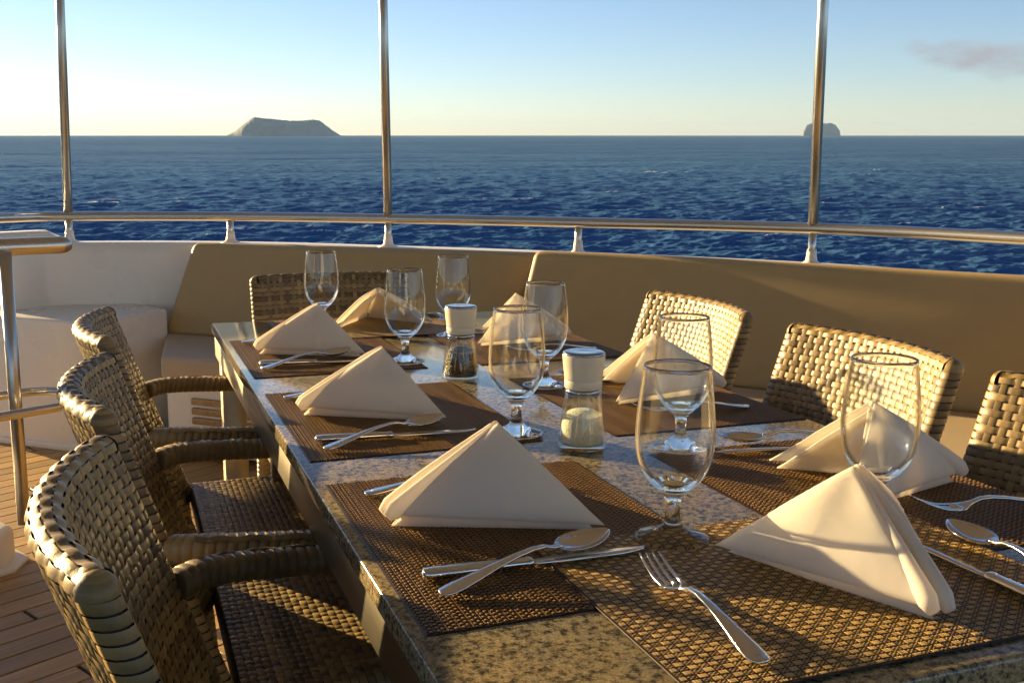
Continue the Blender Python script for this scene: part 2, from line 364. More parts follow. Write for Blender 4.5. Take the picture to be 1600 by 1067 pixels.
def pepper_mat():
    m, nt, b, L = mat_new('peppercorns'); tcn = N(nt, 'ShaderNodeTexCoord')
    vo = N(nt, 'ShaderNodeTexVoronoi', Scale=260.0); L.new(tcn.outputs['Object'], vo.inputs['Vector'])
    rmp = N(nt, 'ShaderNodeValToRGB'); e = rmp.color_ramp.elements; e[0].color = (0.02, 0.012, 0.006, 1); e[1].color = (0.12, 0.065, 0.025, 1)
    sp = N(nt, 'ShaderNodeSeparateColor'); L.new(vo.outputs['Color'], sp.inputs[0]); L.new(sp.outputs[0], rmp.inputs[0]); L.new(rmp.outputs[0], b.inputs['Base Color'])
    bp = N(nt, 'ShaderNodeBump', Strength=1.0, Distance=0.003); bp.invert = True; L.new(vo.outputs['Distance'], bp.inputs['Height']); L.new(bp.outputs[0], b.inputs['Normal'])
    b.inputs['Roughness'].default_value = 0.5; return m
M['pepper'] = pepper_mat()

WIND = RAD(80)
def water():
    m, nt, b, L = mat_new('sea_water'); tcn = N(nt, 'ShaderNodeTexCoord')
    geo = N(nt, 'ShaderNodeNewGeometry'); acc = geo.outputs['Normal']
    for sc_, amp, st in ((0.010, 0.40, 3.5), (0.045, 0.50, 3.0), (0.50, 0.9, 2.4), (1.9, 1.6, 2.0), (6.5, 1.6, 1.5)):
        mpn = N(nt, 'ShaderNodeMapping'); mpn.inputs['Rotation'].default_value = (0, 0, WIND - math.pi / 2); mpn.inputs['Scale'].default_value = (sc_ / st, sc_, sc_); mpn.vector_type = 'POINT'
        L.new(tcn.outputs['Object'], mpn.inputs[0])
        nz = N(nt, 'ShaderNodeTexNoise', Scale=1.0, Detail=4.0, Roughness=0.6); L.new(mpn.outputs[0], nz.inputs['Vector'])
        sub = N(nt, 'ShaderNodeVectorMath', operation='SUBTRACT'); L.new(nz.outputs['Color'], sub.inputs[0]); sub.inputs[1].default_value = (.5, .5, .5)
        mul = N(nt, 'ShaderNodeVectorMath', operation='MULTIPLY'); L.new(sub.outputs[0], mul.inputs[0]); mul.inputs[1].default_value = (amp, amp, 0)
        ad = N(nt, 'ShaderNodeVectorMath', operation='ADD'); L.new(acc, ad.inputs[0]); L.new(mul.outputs[0], ad.inputs[1]); acc = ad.outputs[0]
    nm = N(nt, 'ShaderNodeVectorMath', operation='NORMALIZE'); L.new(acc, nm.inputs[0])
    at = N(nt, 'ShaderNodeAttribute', attribute_name='foam')
    mx = N(nt, 'ShaderNodeMixRGB'); mx.inputs[1].default_value = (0.036, 0.106, 0.225, 1); mx.inputs[2].default_value = (0.55, 0.6, 0.62, 1)
    L.new(at.outputs['Fac'], mx.inputs[0])
    out = nt.nodes['Material Output']; nt.nodes.remove(b)
    df = N(nt, 'ShaderNodeBsdfDiffuse'); gl = N(nt, 'ShaderNodeBsdfGlossy'); gl.inputs['Roughness'].default_value = 0.12
    L.new(mx.outputs[0], df.inputs['Color']); L.new(nm.outputs[0], df.inputs['Normal']); L.new(nm.outputs[0], gl.inputs['Normal'])
    # a rough sea never mirrors fully at grazing angles: its reflectance levels off
    lw = N(nt, 'ShaderNodeLayerWeight'); L.new(nm.outputs[0], lw.inputs['Normal'])
    pw = N(nt, 'ShaderNodeMath', operation='POWER'); pw.inputs[1].default_value = 3.5; L.new(lw.outputs['Facing'], pw.inputs[0])
    mr = N(nt, 'ShaderNodeMapRange'); mr.inputs[3].default_value = 0.02; mr.inputs[4].default_value = 0.20; L.new(pw.outputs[0], mr.inputs[0])
    ms = N(nt, 'ShaderNodeMixShader'); L.new(mr.outputs[0], ms.inputs[0]); L.new(df.outputs[0], ms.inputs[1]); L.new(gl.outputs[0], ms.inputs[2]); L.new(ms.outputs[0], out.inputs[0])
    return m
M['water'] = water()
def rock():
    m, nt, b, L = mat_new('hazed_island_rock'); tcn = N(nt, 'ShaderNodeTexCoord')
    nz = N(nt, 'ShaderNodeTexNoise', Scale=0.012, Detail=8.0); L.new(tcn.outputs['Object'], nz.inputs['Vector'])
    rmp = N(nt, 'ShaderNodeValToRGB'); e = rmp.color_ramp.elements; e[0].position = 0.3; e[0].color = (0.110, 0.122, 0.135, 1); e[1].position = 0.7; e[1].color = (0.20, 0.205, 0.21, 1)  # haze partly put into the rock colour: paler and bluer
    L.new(nz.outputs['Fac'], rmp.inputs[0]); L.new(rmp.outputs[0], b.inputs['Base Color']); b.inputs['Roughness'].default_value = 0.9
    return m
M['rock'] = rock()

# ================================================================== sea and islands (true level)
def build_sea():
    H = 6.0; f = 1617.0
    near = np.geomspace(2.5, 52, 18)[:-1]
    inv = np.linspace(1 / 52.0, 1 / 3200.0, 760); far = 1 / inv
    rr = np.concatenate([near, far, np.geomspace(3600, 14000, 14)])
    yaw = math.atan2(0.35179, 0.92172)
    front = np.linspace(-RAD(34), RAD(34), 640) + yaw
    rest = np.linspace(RAD(34), 2 * math.pi - RAD(34), 90)[1:-1] + yaw
    th = np.concatenate([front, rest])
    R, T = np.meshgrid(rr, th, indexing='ij')
    X = CAM_POS.x + R * np.sin(T); Y = CAM_POS.y + R * np.cos(T)
    dr = np.gradient(rr)[:, None] + 0 * R
    dT = np.where(np.arange(len(th)) < len(front), RAD(68) / 640, RAD(292) / 90)[None, :] * R
    res = np.maximum(dr * 0.8, dT)
    Zs = np.zeros_like(X); DX = np.zeros_like(X); DY = np.zeros_like(X)
    rng = np.random.RandomState(3); wind = WIND
    for i in range(104):
        lam = float(np.exp(rng.uniform(np.log(0.75), np.log(6.5)) if i < 76 else rng.uniform(np.log(11), np.log(60)))); k = 2 * math.pi / lam
        a = (0.0125 * lam ** 0.62 if i < 76 else 0.0026 * lam ** 0.75) * rng.uniform(0.5, 1.0); d = wind + rng.normal(0, 0.55); ph = rng.uniform(0, 6.28)
        att = np.exp(-(res / lam * 1.7) ** 2)
        q = k * (X * math.cos(d) + Y * math.sin(d)) + ph
        Zs += att * a * np.sin(q); cs = att * a * 0.85 * np.cos(q); DX += cs * math.cos(d); DY += cs * math.sin(d)
    P = np.stack([X + DX, Y + DY, Zs + SEA_Z], -1)
    m = grid_mesh('sea', P, M['water'], True, False, True)
    q9 = np.quantile(Zs[(R > 60) & (R < 300)], 0.9965); fo = np.clip((Zs - q9) / 0.08, 0, 1) * (rng.rand(*Zs.shape) > 0.35) * (R < 1200)
    at = m.attributes.new('foam', 'FLOAT', 'POINT'); at.data.foreach_set('value', fo.reshape(-1).astype(np.float32))
    o = bpy.data.objects.new('sea', m); COL.objects.link(o); tag(o, 'dark blue choppy open sea out to the level horizon', kind='structure')
build_sea()

def island(prof, az, dist, depth, label, sharp, seed):
    """prof: (metres across, metres high); a solid height field with depth of its own"""
    px = np.array([p[0] for p in prof]); ph = np.array([p[1] for p in prof])
    nu, nv = 220, 60
    xs = np.linspace(px[0], px[-1], nu); ys = np.linspace(-1, 1, nv)
    P = np.zeros((nu, nv, 3))
    for i, x in enumerate(xs):
        h = np.interp(x, px, ph); h *= 1 + .035 * mnoise.fractal(Vector((x * 26.0 / (px[-1] - px[0]), seed, 0)), 0.7, 2.2, 6)
        for j, y in enumerate(ys):
            w = max(0.0, 1 - abs(y) ** sharp)
            n = mnoise.fractal(Vector((x * 0.012 + seed, y * 3.1, 0.3)), 0.9, 2.1, 5) * 0.10
            hh = h * w * (1 + n * (1 - w) * 4) - 3 * (w < 0.02)
            narrow = 0.55 + 0.45 * min(1, h / (0.6 * ph.max()))
            P[i, j] = (x, y * depth * 0.5 * narrow, max(-4, hh))
    m = grid_mesh('island', P, M['rock'])
    o = bpy.data.objects.new('island', m); COL.objects.link(o)
    o.location = (CAM_POS.x + dist * math.sin(az), CAM_POS.y + dist * math.cos(az), SEA_Z); o.rotation_euler = (0, 0, -az)
    tag(o, label, kind='structure')
def up_az(v):
    w = TRIM.to_3x3() @ Vector(v); return math.atan2(w.x, w.y)
S1 = 7000 / 1617.0
island([((x - 443) * S1, h * S1) for x, h in ((357, 0), (372, 6.5), (385, 17), (396, 25), (402, 28), (415, 26.3), (430, 25), (445, 23.2), (460, 22.6), (475, 23.4), (488, 24.6), (497, 23), (505, 17), (515, 9), (529, 0))],
       up_az((0.14907, 0.98836, 0.0303)), 7000, 420, 'low flat-topped volcanic island with sloping sides on the horizon, left of centre', 2.2, 1.0)
S2 = 9000 / 1617.0
island([((x - 1283.5) * S2, h * S2) for x, h in ((1256, 0), (1257.5, 8), (1261, 15), (1266, 17.5), (1276, 18.5), (1285, 18), (1297, 18.5), (1303, 15.5), (1309, 8), (1311, 0))],
       up_az((0.60333, 0.79677, 0.0337)), 9000, 260, 'small steep-sided rock islet on the horizon behind the right pole', 5.0, 5.0)

def haze():
    m = bpy.data.materials.new('sea_haze'); m.use_nodes = True; nt = m.node_tree; nt.nodes.remove(nt.nodes['Principled BSDF'])
    v = nt.nodes.new('ShaderNodeVolumePrincipled'); v.inputs['Color'].default_value = (0.42, 0.66, 1.0, 1); v.inputs['Density'].default_value = 3.2e-5; v.inputs['Anisotropy'].default_value = 0.0
    nt.links.new(v.outputs[0], nt.nodes['Material Output'].inputs['Volume'])
    b = MB(); b.box(-15000, 15000, -15000, 15000, SEA_Z - 5, 180); o = bpy.data.objects.new('haze', b.build('haze', m, False)); COL.objects.link(o)
    tag(o, 'thin sea haze over the water', kind='stuff')
haze()
# ================================================================== deck, bulwark, rail
RAIL_PTS = [(-2.6, 1.2, .905), (-1.75, 3.05, .908), (-1.15, 3.92, .910), (-.663, 4.29, .912), (-.402, 4.40, .912), (.27, 4.22, .914), (.888, 3.80, .918), (1.537, 3.25, .922), (2.166, 2.573, .928), (2.448, 1.89, .930), (2.60, 1.0, .932), (2.66, -.3, .934), (2.66, -1.6, .934)]
RAIL = catmull(RAIL_PTS, 8)
AX = Vector((0.88, 0.475, 0)).normalized()      # the boat's fore-and-aft line: planks run along it
AY = Vector((-AX.y, AX.x, 0))
deck_poly = [Vector((p.x, p.y, 0)) for p in RAIL] + [Vector((2.66, -2.6, 0)), Vector((-2.9, -2.6, 0))]
def poly_obj(name, pts, z0, z1, mat):
    n = len(pts); v = [(p.x, p.y, z0) for p in pts] + [(p.x, p.y, z1) for p in pts]
    f = [tuple(range(n))[::-1], tuple(range(n, 2 * n))] + [(i, (i + 1) % n, n + (i + 1) % n, n + i) for i in range(n)]
    m = make_mesh(name, v, f, mat, False)
    bm = bmesh.new(); bm.from_mesh(m); bmesh.ops.recalc_face_normals(bm, faces=bm.faces); bm.to_mesh(m); bm.free()
    return link(name, m)
deck = poly_obj('deck', deck_poly, -0.09, -0.004, M['caulk']); tag(deck, 'teak planked yacht deck with dark caulked seams', kind='structure')
def span(q):
    """interval of a row at offset q along AX inside the deck outline"""
    xs = []; n = len(deck_poly)
    for i in range(n):
        a, b = deck_poly[i], deck_poly[(i + 1) % n]; da, db = a.dot(AY) - q, b.dot(AY) - q
        if (da > 0) != (db > 0):
            t = da / (da - db); xs.append(a.lerp(b, t).dot(AX))
    return (min(xs) + .05, max(xs) - .05) if len(xs) >= 2 else None
PITCH = 0.078; plank_cache = {}
def plank_mesh(L):
    k = round(L, 2)
    if k not in plank_cache:
        b = MB(); b.box(0, k, -PITCH / 2 + .0028, PITCH / 2 - .0028, -.006, .002)
        plank_cache[k] = bevel_mesh(b.build('plank', M['teak'], False), .0012, 1)
    return plank_cache[k]
q = 0.0; row = 0
qs = [p.dot(AY) for p in deck_poly]; q = -0.2
while q < max(qs) - .04:
    s = span(q)
    if s:
        lo = max(s[0], -2.2); hi = min(s[1], 3.2)
        x = lo; first = 0.5 + 1.3 * ((row * 0.37) % 1.0)
        while x < hi - .12:
            L = min(first if x == lo else 1.8, hi - x); L = math.floor(L / .05) * .05 if L > .2 else .15
            if (AX * (x + L * .5) + AY * q).y > -.9:
                o = link('plank', plank_mesh(L - .006), deck); pp = AX * x + AY * q
                o.location = (pp.x, pp.y, 0); o.rotation_euler = (0, 0, math.atan2(AX.y, AX.x))
            x += L
    q += PITCH; row += 1

# bulwark: white moulded wall that follows the rail
def bulwark():
    root = link('bulwark', None); tag(root, 'smooth white moulded bulwark wall curving round the deck under the rail', 'bulwark')
    runs = [[], []]
    for p, t, s, u in frames([Vector((p.x, p.y, 0)) for p in RAIL]):
        if p.y > 2.5 and -1.42 < p.x < -.72: continue            # unseen gap, guessed from the sunlit teak, to let the low sun in
        out = -s                                            # path runs left to right round the end: outside lies on the left
        k = min(1, max(0, (-.40 - p.x) / .10)); k = k * k * (3 - 2 * k)
        top = .80 + .052 * k
        prof = [(-.10, -.02), (-.07, top - .05), (-.062, top - .018), (-.045, top - .004), (-.02, top), (.05, top), (.085, top - .012), (.10, top - .04), (.11, top - .3), (.10, -1.2), (.0, -1.2)]
        runs[0 if p.x <= -1.42 else 1].append([p + out * d + Vector((0, 0, z)) for d, z in prof])
    for rings in runs:
        b = MB(); b.loft(rings); m = b.build('wall', M['gelcoat'])
        bm = bmesh.new(); bm.from_mesh(m); bmesh.ops.recalc_face_normals(bm, faces=bm.faces); bm.to_mesh(m); bm.free()
        try: m.set_sharp_from_angle(angle=RAD(50))
        except Exception: pass
        link('wall', m, root)
bulwark()

rail = thing('guard_rail', (0, 0, 0), 0, 'brushed steel guard rail with tall poles running along the bulwark top', 'railing')
b = MB(); b.loft(tube(RAIL, .021, 16)); o = link('top_rail', b.build('top_rail', M['steel']), rail)
def rail_at(x, y): return min(RAIL, key=lambda p: (p.x - x) ** 2 + (p.y - y) ** 2)
POLES = [((-.402, 4.40, .912), (.022, .0)), ((.888, 3.80, .918), (-.012, 0)), ((2.166, 2.573, .928), (-.010, 0.0)), ((2.62, .55, .932), (0, 0)), ((-1.75, 3.05, .908), (0, 0))]
for (p, ln) in POLES:
    b = MB(); h = 2.50 - p[2]
    b.loft(tube(straight(p, (p[0] + cr.x * ln[0] * h, p[1] + cr.y * ln[0] * h, 2.50)), .0188, 18)); link('pole', b.build('pole', M['steel']), rail)
ST = [(-.402, 4.40), (.27, 4.22), (.888, 3.80), (1.537, 3.25), (2.166, 2.573), (2.56, 1.45), (-1.15, 3.92), (-1.75, 3.05)]
for (x, y) in ST:
    zt = rail_at(x, y).z; zb = .80 if x > -.45 else .845
    b = MB(); b.loft(tube(straight((x, y, zb - .01), (x, y, zt)), .0145, 14)); st = link('stanchion', b.build('stanchion', M['steel']), rail)
    b = MB(); b.loft([[Vector((x + r * math.cos(a * math.pi / 9), y + r * math.sin(a * math.pi / 9), z)) for a in range(18)] for r, z in ((.055, zb - .004), (.030, zb + .004), (.021, zb + .012), (.0185, zb + .03), (.0165, zb + .052))])
    link('stanchion_base', b.build('stanchion_base', M['gelcoat']), st)

# roof carried by the poles (out of the picture, it keeps the deck in shade)
roof_poly = [Vector((p.x * 1.03, p.y * 1.03, 0)) for p in RAIL] + [Vector((2.75, -4.2, 0)), Vector((-3.0, -4.2, 0))]
roof = poly_obj('ceiling', roof_poly, 2.48, 2.60, M['ceiling']); tag(roof, 'pale flat deck roof carried on the tall steel poles', kind='structure')

# ------------------------------------------------------------------ moulded locker and stair coaming at left
def prism(name, pts, z0, z1, mat, bev, seg=4):
    b = MB(); n = len(pts)
    b.add([(x, y, z0) for x, y in pts] + [(x, y, z1) for x, y in pts],
          [tuple(range(n))[::-1], tuple(range(n, 2 * n))] + [(i, (i + 1) % n, n + (i + 1) % n, n + i) for i in range(n)])
    return bevel_mesh(b.build(name, mat, False), bev, seg)
o = link('locker', prism('locker', [(-.76, 4.112), (-.345, 3.755), (-.02, 4.06), (-.16, 4.335), (-.42, 4.36), (-.72, 4.22)], 0.0, .53, M['gelcoat'], .012))
tag(o, 'white moulded locker between the stair rail and the end of the bench', 'locker')
lk = o
o = link('plinth', prism('plinth', [(-.775, 4.108), (-.345, 3.739), (-.07, 3.99), (-.12, 4.1), (-.6, 4.2)], 0.0, .028, M['gelcoat'], .006), lk)
cA = Vector((-.50, 2.545, 0))
def cpt(a, c): v = cA + AX * a + AY * c; return (v.x, v.y)
co = link('stair_coaming', prism('stair_coaming', [cpt(-1.6, 0), cpt(-.05, 0), cpt(0, .05), cpt(0, .30), cpt(-.05, .35), cpt(-1.6, .35)], 0, .115, M['gelcoat'], .025))
tag(co, 'low white coaming around the stairwell at the left edge', 'coaming')
link('flange', prism('flange', [cpt(-1.6, -.03), cpt(-.04, -.03), cpt(.03, .04), cpt(.03, .31), cpt(-.04, .38), cpt(-1.6, .38)], 0.001, .014, M['gelcoat'], .004), co)
hr = thing('stair_handrail', (-.50, 2.60, .11), 0, 'brushed steel stair handrail with a looped end at the left edge', 'handrail')
def loop_path(z, w, e):
    c = Vector((-.345, 2.735, z)); pts = []
    for a in (-1.6, -1.0, -.5, -e): pts.append(c + AX * a - AY * w)
    for k in range(1, 8):
        g = -math.pi / 2 + math.pi * k / 8; pts.append(c + AX * (-e + w * math.cos(g)) + AY * (w * math.sin(g)))
    for a in (-e, -.5, -1.0, -1.6): pts.append(c + AX * a + AY * w)
    return [p - Vector((-.50, 2.60, .11)) for p in pts]
hp = [Vector(p) - Vector((-.50, 2.60, .11)) for p in ((-1.62, 2.16, .905), (-1.0, 2.43, .905), (-.5, 2.63, .905), (-.36, 2.69, .905), (-.345, 2.696, .905), (-.336, 2.70, .905), (-.331, 2.702, .905))]
b = MB(); rr_ = (.025, .025, .025, .025, .0225, .016, .005); b.loft([[p + s_ * (rr_[i] * math.cos(k * math.pi / 9)) + u_ * (rr_[i] * math.sin(k * math.pi / 9)) for k in range(18)] for i, (p, t_, s_, u_) in enumerate(frames(hp))]); link('top_rail', b.build('top_rail', M['steel']), hr)
b = MB(); b.loft(tube(loop_path(.455, .135, .13), .0135, 14)); link('middle_rail', b.build('middle_rail', M['steel']), hr)
b = MB(); b.loft(tube(straight((0, 0, 0), (0, 0, .785)), .0175, 16)); link('post', b.build('post', M['steel']), hr)
far_post = AX * -.12 + AY * .25
b = MB(); b.loft(tube(straight((far_post.x - .6, far_post.y - .25, 0), (far_post.x - .6, far_post.y - .25, .785)), .0175, 16)); link('post', b.build('post', M['steel']), hr)

# ------------------------------------------------------------------ bench: base, seat cushions, back cushions
def hexa(corners8, name, mat, bev, seg=4):
    b = MB(); b.add(corners8, [(0, 3, 2, 1), (4, 5, 6, 7), (0, 1, 5, 4), (1, 2, 6, 5), (2, 3, 7, 6), (3, 0, 4, 7)])
    return bevel_mesh(b.build(name, mat, False), bev, seg)
def strip(front_lo, back_lo, front_hi, back_hi):
    """loft between four matching polylines -> rings"""
    return [[Vector(a), Vector(b_), Vector(d), Vector(c)] for a, b_, c, d in zip(front_lo, back_lo, front_hi, back_hi)]
# far section
F0, F1 = Vector((-.075, 3.53, 0)), Vector((.80, 2.74, 0)); G0, G1 = Vector((-.03, 4.12, 0)), Vector((1.12, 3.14, 0))
bench = thing('bench', (0.4, 3.3, 0), 0, 'white moulded corner bench base with teak slats behind the table', 'bench')
def rel(p, o=Vector((0.4, 3.3, 0))): return Vector(p) - o
R1, R2, R3 = Vector((1.246, 1.99, 0)), Vector((1.66, 1.43, 0)), Vector((2.0, .2, 0))
Q1, Q2, Q3, Q4 = Vector((1.70, 2.35, 0)), Vector((2.15, 1.81, 0)), Vector((2.42, 1.1, 0)), Vector((2.48, .1, 0))
base_pts = [F0 + Vector((.02, .05, 0)), F1 + Vector((.03, .06, 0)), R1 + Vector((.05, .03, 0)), R2 + Vector((.05, .03, 0)), R3 + Vector((.05, 0, 0)), Q4 + Vector((.1, 0, 0)), Q3 + Vector((.1, .04, 0)), Q2 + Vector((.15, .15, 0)), Q1 + Vector((.15, .15, 0)), G1 + Vector((.1, .1, 0)), G0 + Vector((.0, .0, 0))]
m = prism('base', [(rel(p).x, rel(p).y) for p in base_pts], 0.03, .315, M['gelcoat'], .012, 3); link('base', m, bench)
fd = (F1 - F0).normalized(); fn = Vector((fd.y, -fd.x, 0)); fn = -fn if fn.y > 0 else fn
for k in range(4):
    z = .115 + k * .038
    c0 = F0 + Vector((.02, .05, 0)) + fd * .12; c1 = c0 + fd * .52
    v = []
    for zz in (z, z + .026):
        for p in (c0 + fn * .012, c1 + fn * .012, c1 - fn * .006, c0 - fn * .006): v.append(rel((p.x, p.y, zz)))
    link('slat', hexa(v, 'slat', M['teak'], .004, 2), bench)
def cushion(name, lo, hi, mat, label, cat, bev, nseg=1, group=None, ripple=0.0):
    """lo, hi: lists of (front, back) points, lofted along the list"""
    b = MB(); rings = []
    L = len(lo)
    for i in range(L): rings.append([lo[i][0], lo[i][1], hi[i][1], hi[i][0]])
    b.loft(rings); m = b.build(name, mat, False)
    bevel_mesh(m, bev, 5, 0.5)
    o = link(name, m); tag(o, label, cat, group); return o
def V3(p, z): return Vector((p[0], p[1], z))
cushion('seat_cushion', [(V3(F0, .318), V3(G0, .318)), (V3(F1, .318), V3(G1, .318))], [(V3(F0, .42), V3(G0, .42)), (V3(F1, .42), V3(G1, .42))], M['vinyl_pale'],
        'pale vinyl seat cushion of the far bench beside the white locker', 'cushion', .02)
g1 = Vector((1.15, 3.05, 0)); f1 = Vector((.80, 2.66, 0))
sr = [(f1, g1), (R1, Q1), (R2, Q2), (Vector((1.86, .85, 0)), Q3), (R3, Q4)]
cushion('seat_cushion', [(V3(a, .318), V3(c, .318)) for a, c in sr], [(V3(a, .42), V3(c, .42)) for a, c in sr], M['vinyl_pale'],
        'pale sunlit seat cushion of the side bench behind the right-hand chairs', 'cushion', .02)
def backc(bottom, top, zb, zt, th, label):
    lo, hi = [], []
    bottom = [(p.x, p.y) for p in catmull([(x, y, 0) for x, y in bottom], 5)]; top = [(p.x, p.y) for p in catmull([(x, y, 0) for x, y in top], 5)]
    n = len(bottom)
    for i in range(n):
        d = (Vector(bottom[min(i + 1, n - 1)]) - Vector(bottom[max(i - 1, 0)])).normalized(); nn = Vector((d.y, -d.x))
        if nn.x + nn.y < 0: nn = -nn
        B = Vector(bottom[i]); Tt = Vector(top[i])
        lo.append((V3(B, zb), V3(B + nn * th * 1.1, zb - .0))); hi.append((V3(Tt, zt), V3(Tt + nn * th * .7, zt)))
    return cushion('back_cushion', lo, hi, M['vinyl'], label, 'cushion', .026)
backc([(-.045, 4.11), (.54, 3.64), (1.13, 3.12)], [(.095, 4.13), (.72, 3.685), (1.335, 3.205)], .41, .806, .10, 'long tan vinyl back cushion leaning on the bulwark behind the far end of the table')
backc([(1.14, 3.02), (1.42, 2.685), (1.70, 2.35), (2.15, 1.81), (2.33, 1.57), (2.44, 1.2), (2.47, .3)], [(1.25, 3.03), (1.54, 2.755), (1.80, 2.46), (2.235, 1.85), (2.405, 1.60), (2.51, 1.2), (2.55, .3)], .41, .829, .10,
      'long tan vinyl back cushion along the bulwark behind the right-hand chairs')

# ================================================================== table
TW, TL = .787, 2.05
table = thing('dining_table', (TW / 2, TL / 2, 0), 0, 'long granite-topped dining table with brushed steel apron and legs', 'table')
b = MB(); b.box(-TW / 2, TW / 2, -TL / 2, TL / 2, .7255, .75); link('table_top', bevel_mesh(b.build('table_top', M['granite'], False), .004, 3), table)
AI = .006
for s in (-1, 1):
    b = MB(); x = s * (TW / 2 - AI); b.box(min(x, x - s * .03), max(x, x - s * .03), -TL / 2 + AI + .031, TL / 2 - AI - .031, .668, .7245); link('apron', bevel_mesh(b.build('apron', M['apron'], False), .002, 2), table)
    b = MB(); y = s * (TL / 2 - AI); b.box(-TW / 2 + AI, TW / 2 - AI, min(y, y - s * .03), max(y, y - s * .03), .668, .7245); link('apron', bevel_mesh(b.build('apron', M['apron'], False), .002, 2), table)
for sx in (-1, 1):
    for sy in (-1, 1):
        b = MB(); cx, cy_ = sx * (TW / 2 - AI - .034), sy * (TL / 2 - AI - .062)
        b.box(cx - .028, cx + .028, cy_ - .028, cy_ + .028, 0.003, .668); link('leg', bevel_mesh(b.build('leg', M['apron'], False), .003, 2), table)

# ================================================================== woven chairs
CW, CR, SP, RPT, AMP = .207, .0160, .0178, .0118, .0009
Z0 = .425; ZT = .425 + 33 * .0118 + .004
NSTK = 23; NROW = 34
def yb(z): return -.118 - (z - .43) * .345
def bow(u): return -.045 * (1 - (u / CW) ** 2)
def back_point(u, z, side, d):
    """point at offset d from the back's middle surface; side +1 inner (front), -1 outer"""
    sl = -.045 * -2 * u / CW ** 2; nrm = Vector((-sl, 1, 0)).normalized() * side
    return Vector((u, yb(z) + bow(u), z)) + nrm * d, nrm
def ribbon(name, pts, nrms, wids, hw, th=.0003):
    """flat strand: crowned strip along pts; wids = unit width directions"""
    n = len(pts); P = np.zeros((n, 5, 3))
    for i in range(n):
        p, nn, w = pts[i], nrms[i], wids[i]
        for j, (a, h) in enumerate(((-1, -th), (-.72, .35 * th), (0, .75 * th), (.72, .35 * th), (1, -th))):
            P[i, j] = p + w * (a * hw) + nn * h
    return P
def sq(x):
    return math.tanh(2.6 * math.cos(math.pi * x)) / math.tanh(2.6)
def row_mesh(phase, name='strand'):
    pts, nr = [], []
    SEG = 6
    cs = np.arange(-.5, NSTK - .5 + 1e-6, 1 / SEG)
    for c in cs:
        u = (c + .5) * SP - NSTK * SP / 2
        p, nn = back_point(u, Z0, 1, CR + AMP * sq(c + phase)); pts.append(p); nr.append(nn)
    for k in range(1, 8):
        a = math.pi / 2 - math.pi * k / 8; e = NSTK * SP / 2; s_ = .38
        base = Vector((e, yb(Z0) + bow(e), Z0)); d = Vector((math.cos(a), math.sin(a), 0)); d.rotate(Quaternion((0, 0, 1), -.40 * (-1))) if False else None
        pts.append(base + d * (CR + .0012)); nr.append(d)
    for c in cs[::-1]:
        u = (c + .5) * SP - NSTK * SP / 2
        p, nn = back_point(u, Z0, -1, CR + AMP * sq(c + phase + 1)); pts.append(p); nr.append(nn)
    for k in range(1, 8):
        a = -math.pi / 2 - math.pi * k / 8; e = -NSTK * SP / 2
        base = Vector((e, yb(Z0) + bow(e), Z0)); d = Vector((math.cos(a), math.sin(a), 0))
        pts.append(base + d * (CR + .0012)); nr.append(d)
    w = Vector((0, -.345, 1)).normalized()
    P = ribbon(name, pts, nr, [w] * len(pts), RPT * .44)
    return grid_mesh(name, P, M['wicker'], True, True, False)
def stake_mesh(j, name='strand'):
    c = j; u = (c + .5) * SP - NSTK * SP / 2; pts, nr = [], []
    SEG = 4
    rc = np.arange(-1.2, NROW - .3, 1 / SEG)
    for r in rc:
        z = Z0 + r * RPT; p, nn = back_point(u, z, 1, CR - .0004 - AMP * math.cos(math.pi * (r + j))); pts.append(p); nr.append((nn + Vector((0, 0, .3))).normalized())
    _, nf = back_point(u, ZT, 1, 0)
    cen = Vector((u, yb(ZT + .004) + bow(u), ZT + .004))
    for k in range(1, 10):
        a = math.pi * k / 10; d = nf * math.cos(a) + Vector((0, 0, 1)) * math.sin(a)
        pts.append(cen + d * (CR + .0013 * math.cos(math.pi * (k / 2.5 + j)))); nr.append(d)
    for r in rc[::-1]:
        z = Z0 + r * RPT; p, nn = back_point(u, z, -1, CR - .0004 - AMP * math.cos(math.pi * (r + j + 1))); pts.append(p); nr.append(nn)
    sl = -.045 * -2 * u / CW ** 2; w = Vector((1, sl, 0)).normalized()
    return grid_mesh(name, ribbon(name, pts, nr, [w] * len(pts), SP * .29), M['wicker'])
def rim_mesh(k, name='strand'):
    ang = math.pi * (.10 + .20 * k); pts, nr, wd = [], [], []
    for c in np.arange(-.5, NSTK - .5 + 1e-6, .25):
        u = (c + .5) * SP - NSTK * SP / 2; _, nf = back_point(u, ZT, 1, 0)
        d = nf * math.cos(ang) + Vector((0, 0, 1)) * math.sin(ang)
        pts.append(Vector((u, yb(ZT + .004) + bow(u), ZT + .004)) + d * (CR + .0004 + .0012 * sq(c + k))); nr.append(d)
        wd.append((nf * -math.sin(ang) + Vector((0, 0, 1)) * math.cos(ang)))
    return grid_mesh(name, ribbon(name, pts, nr, wd, .0046), M['wicker'])
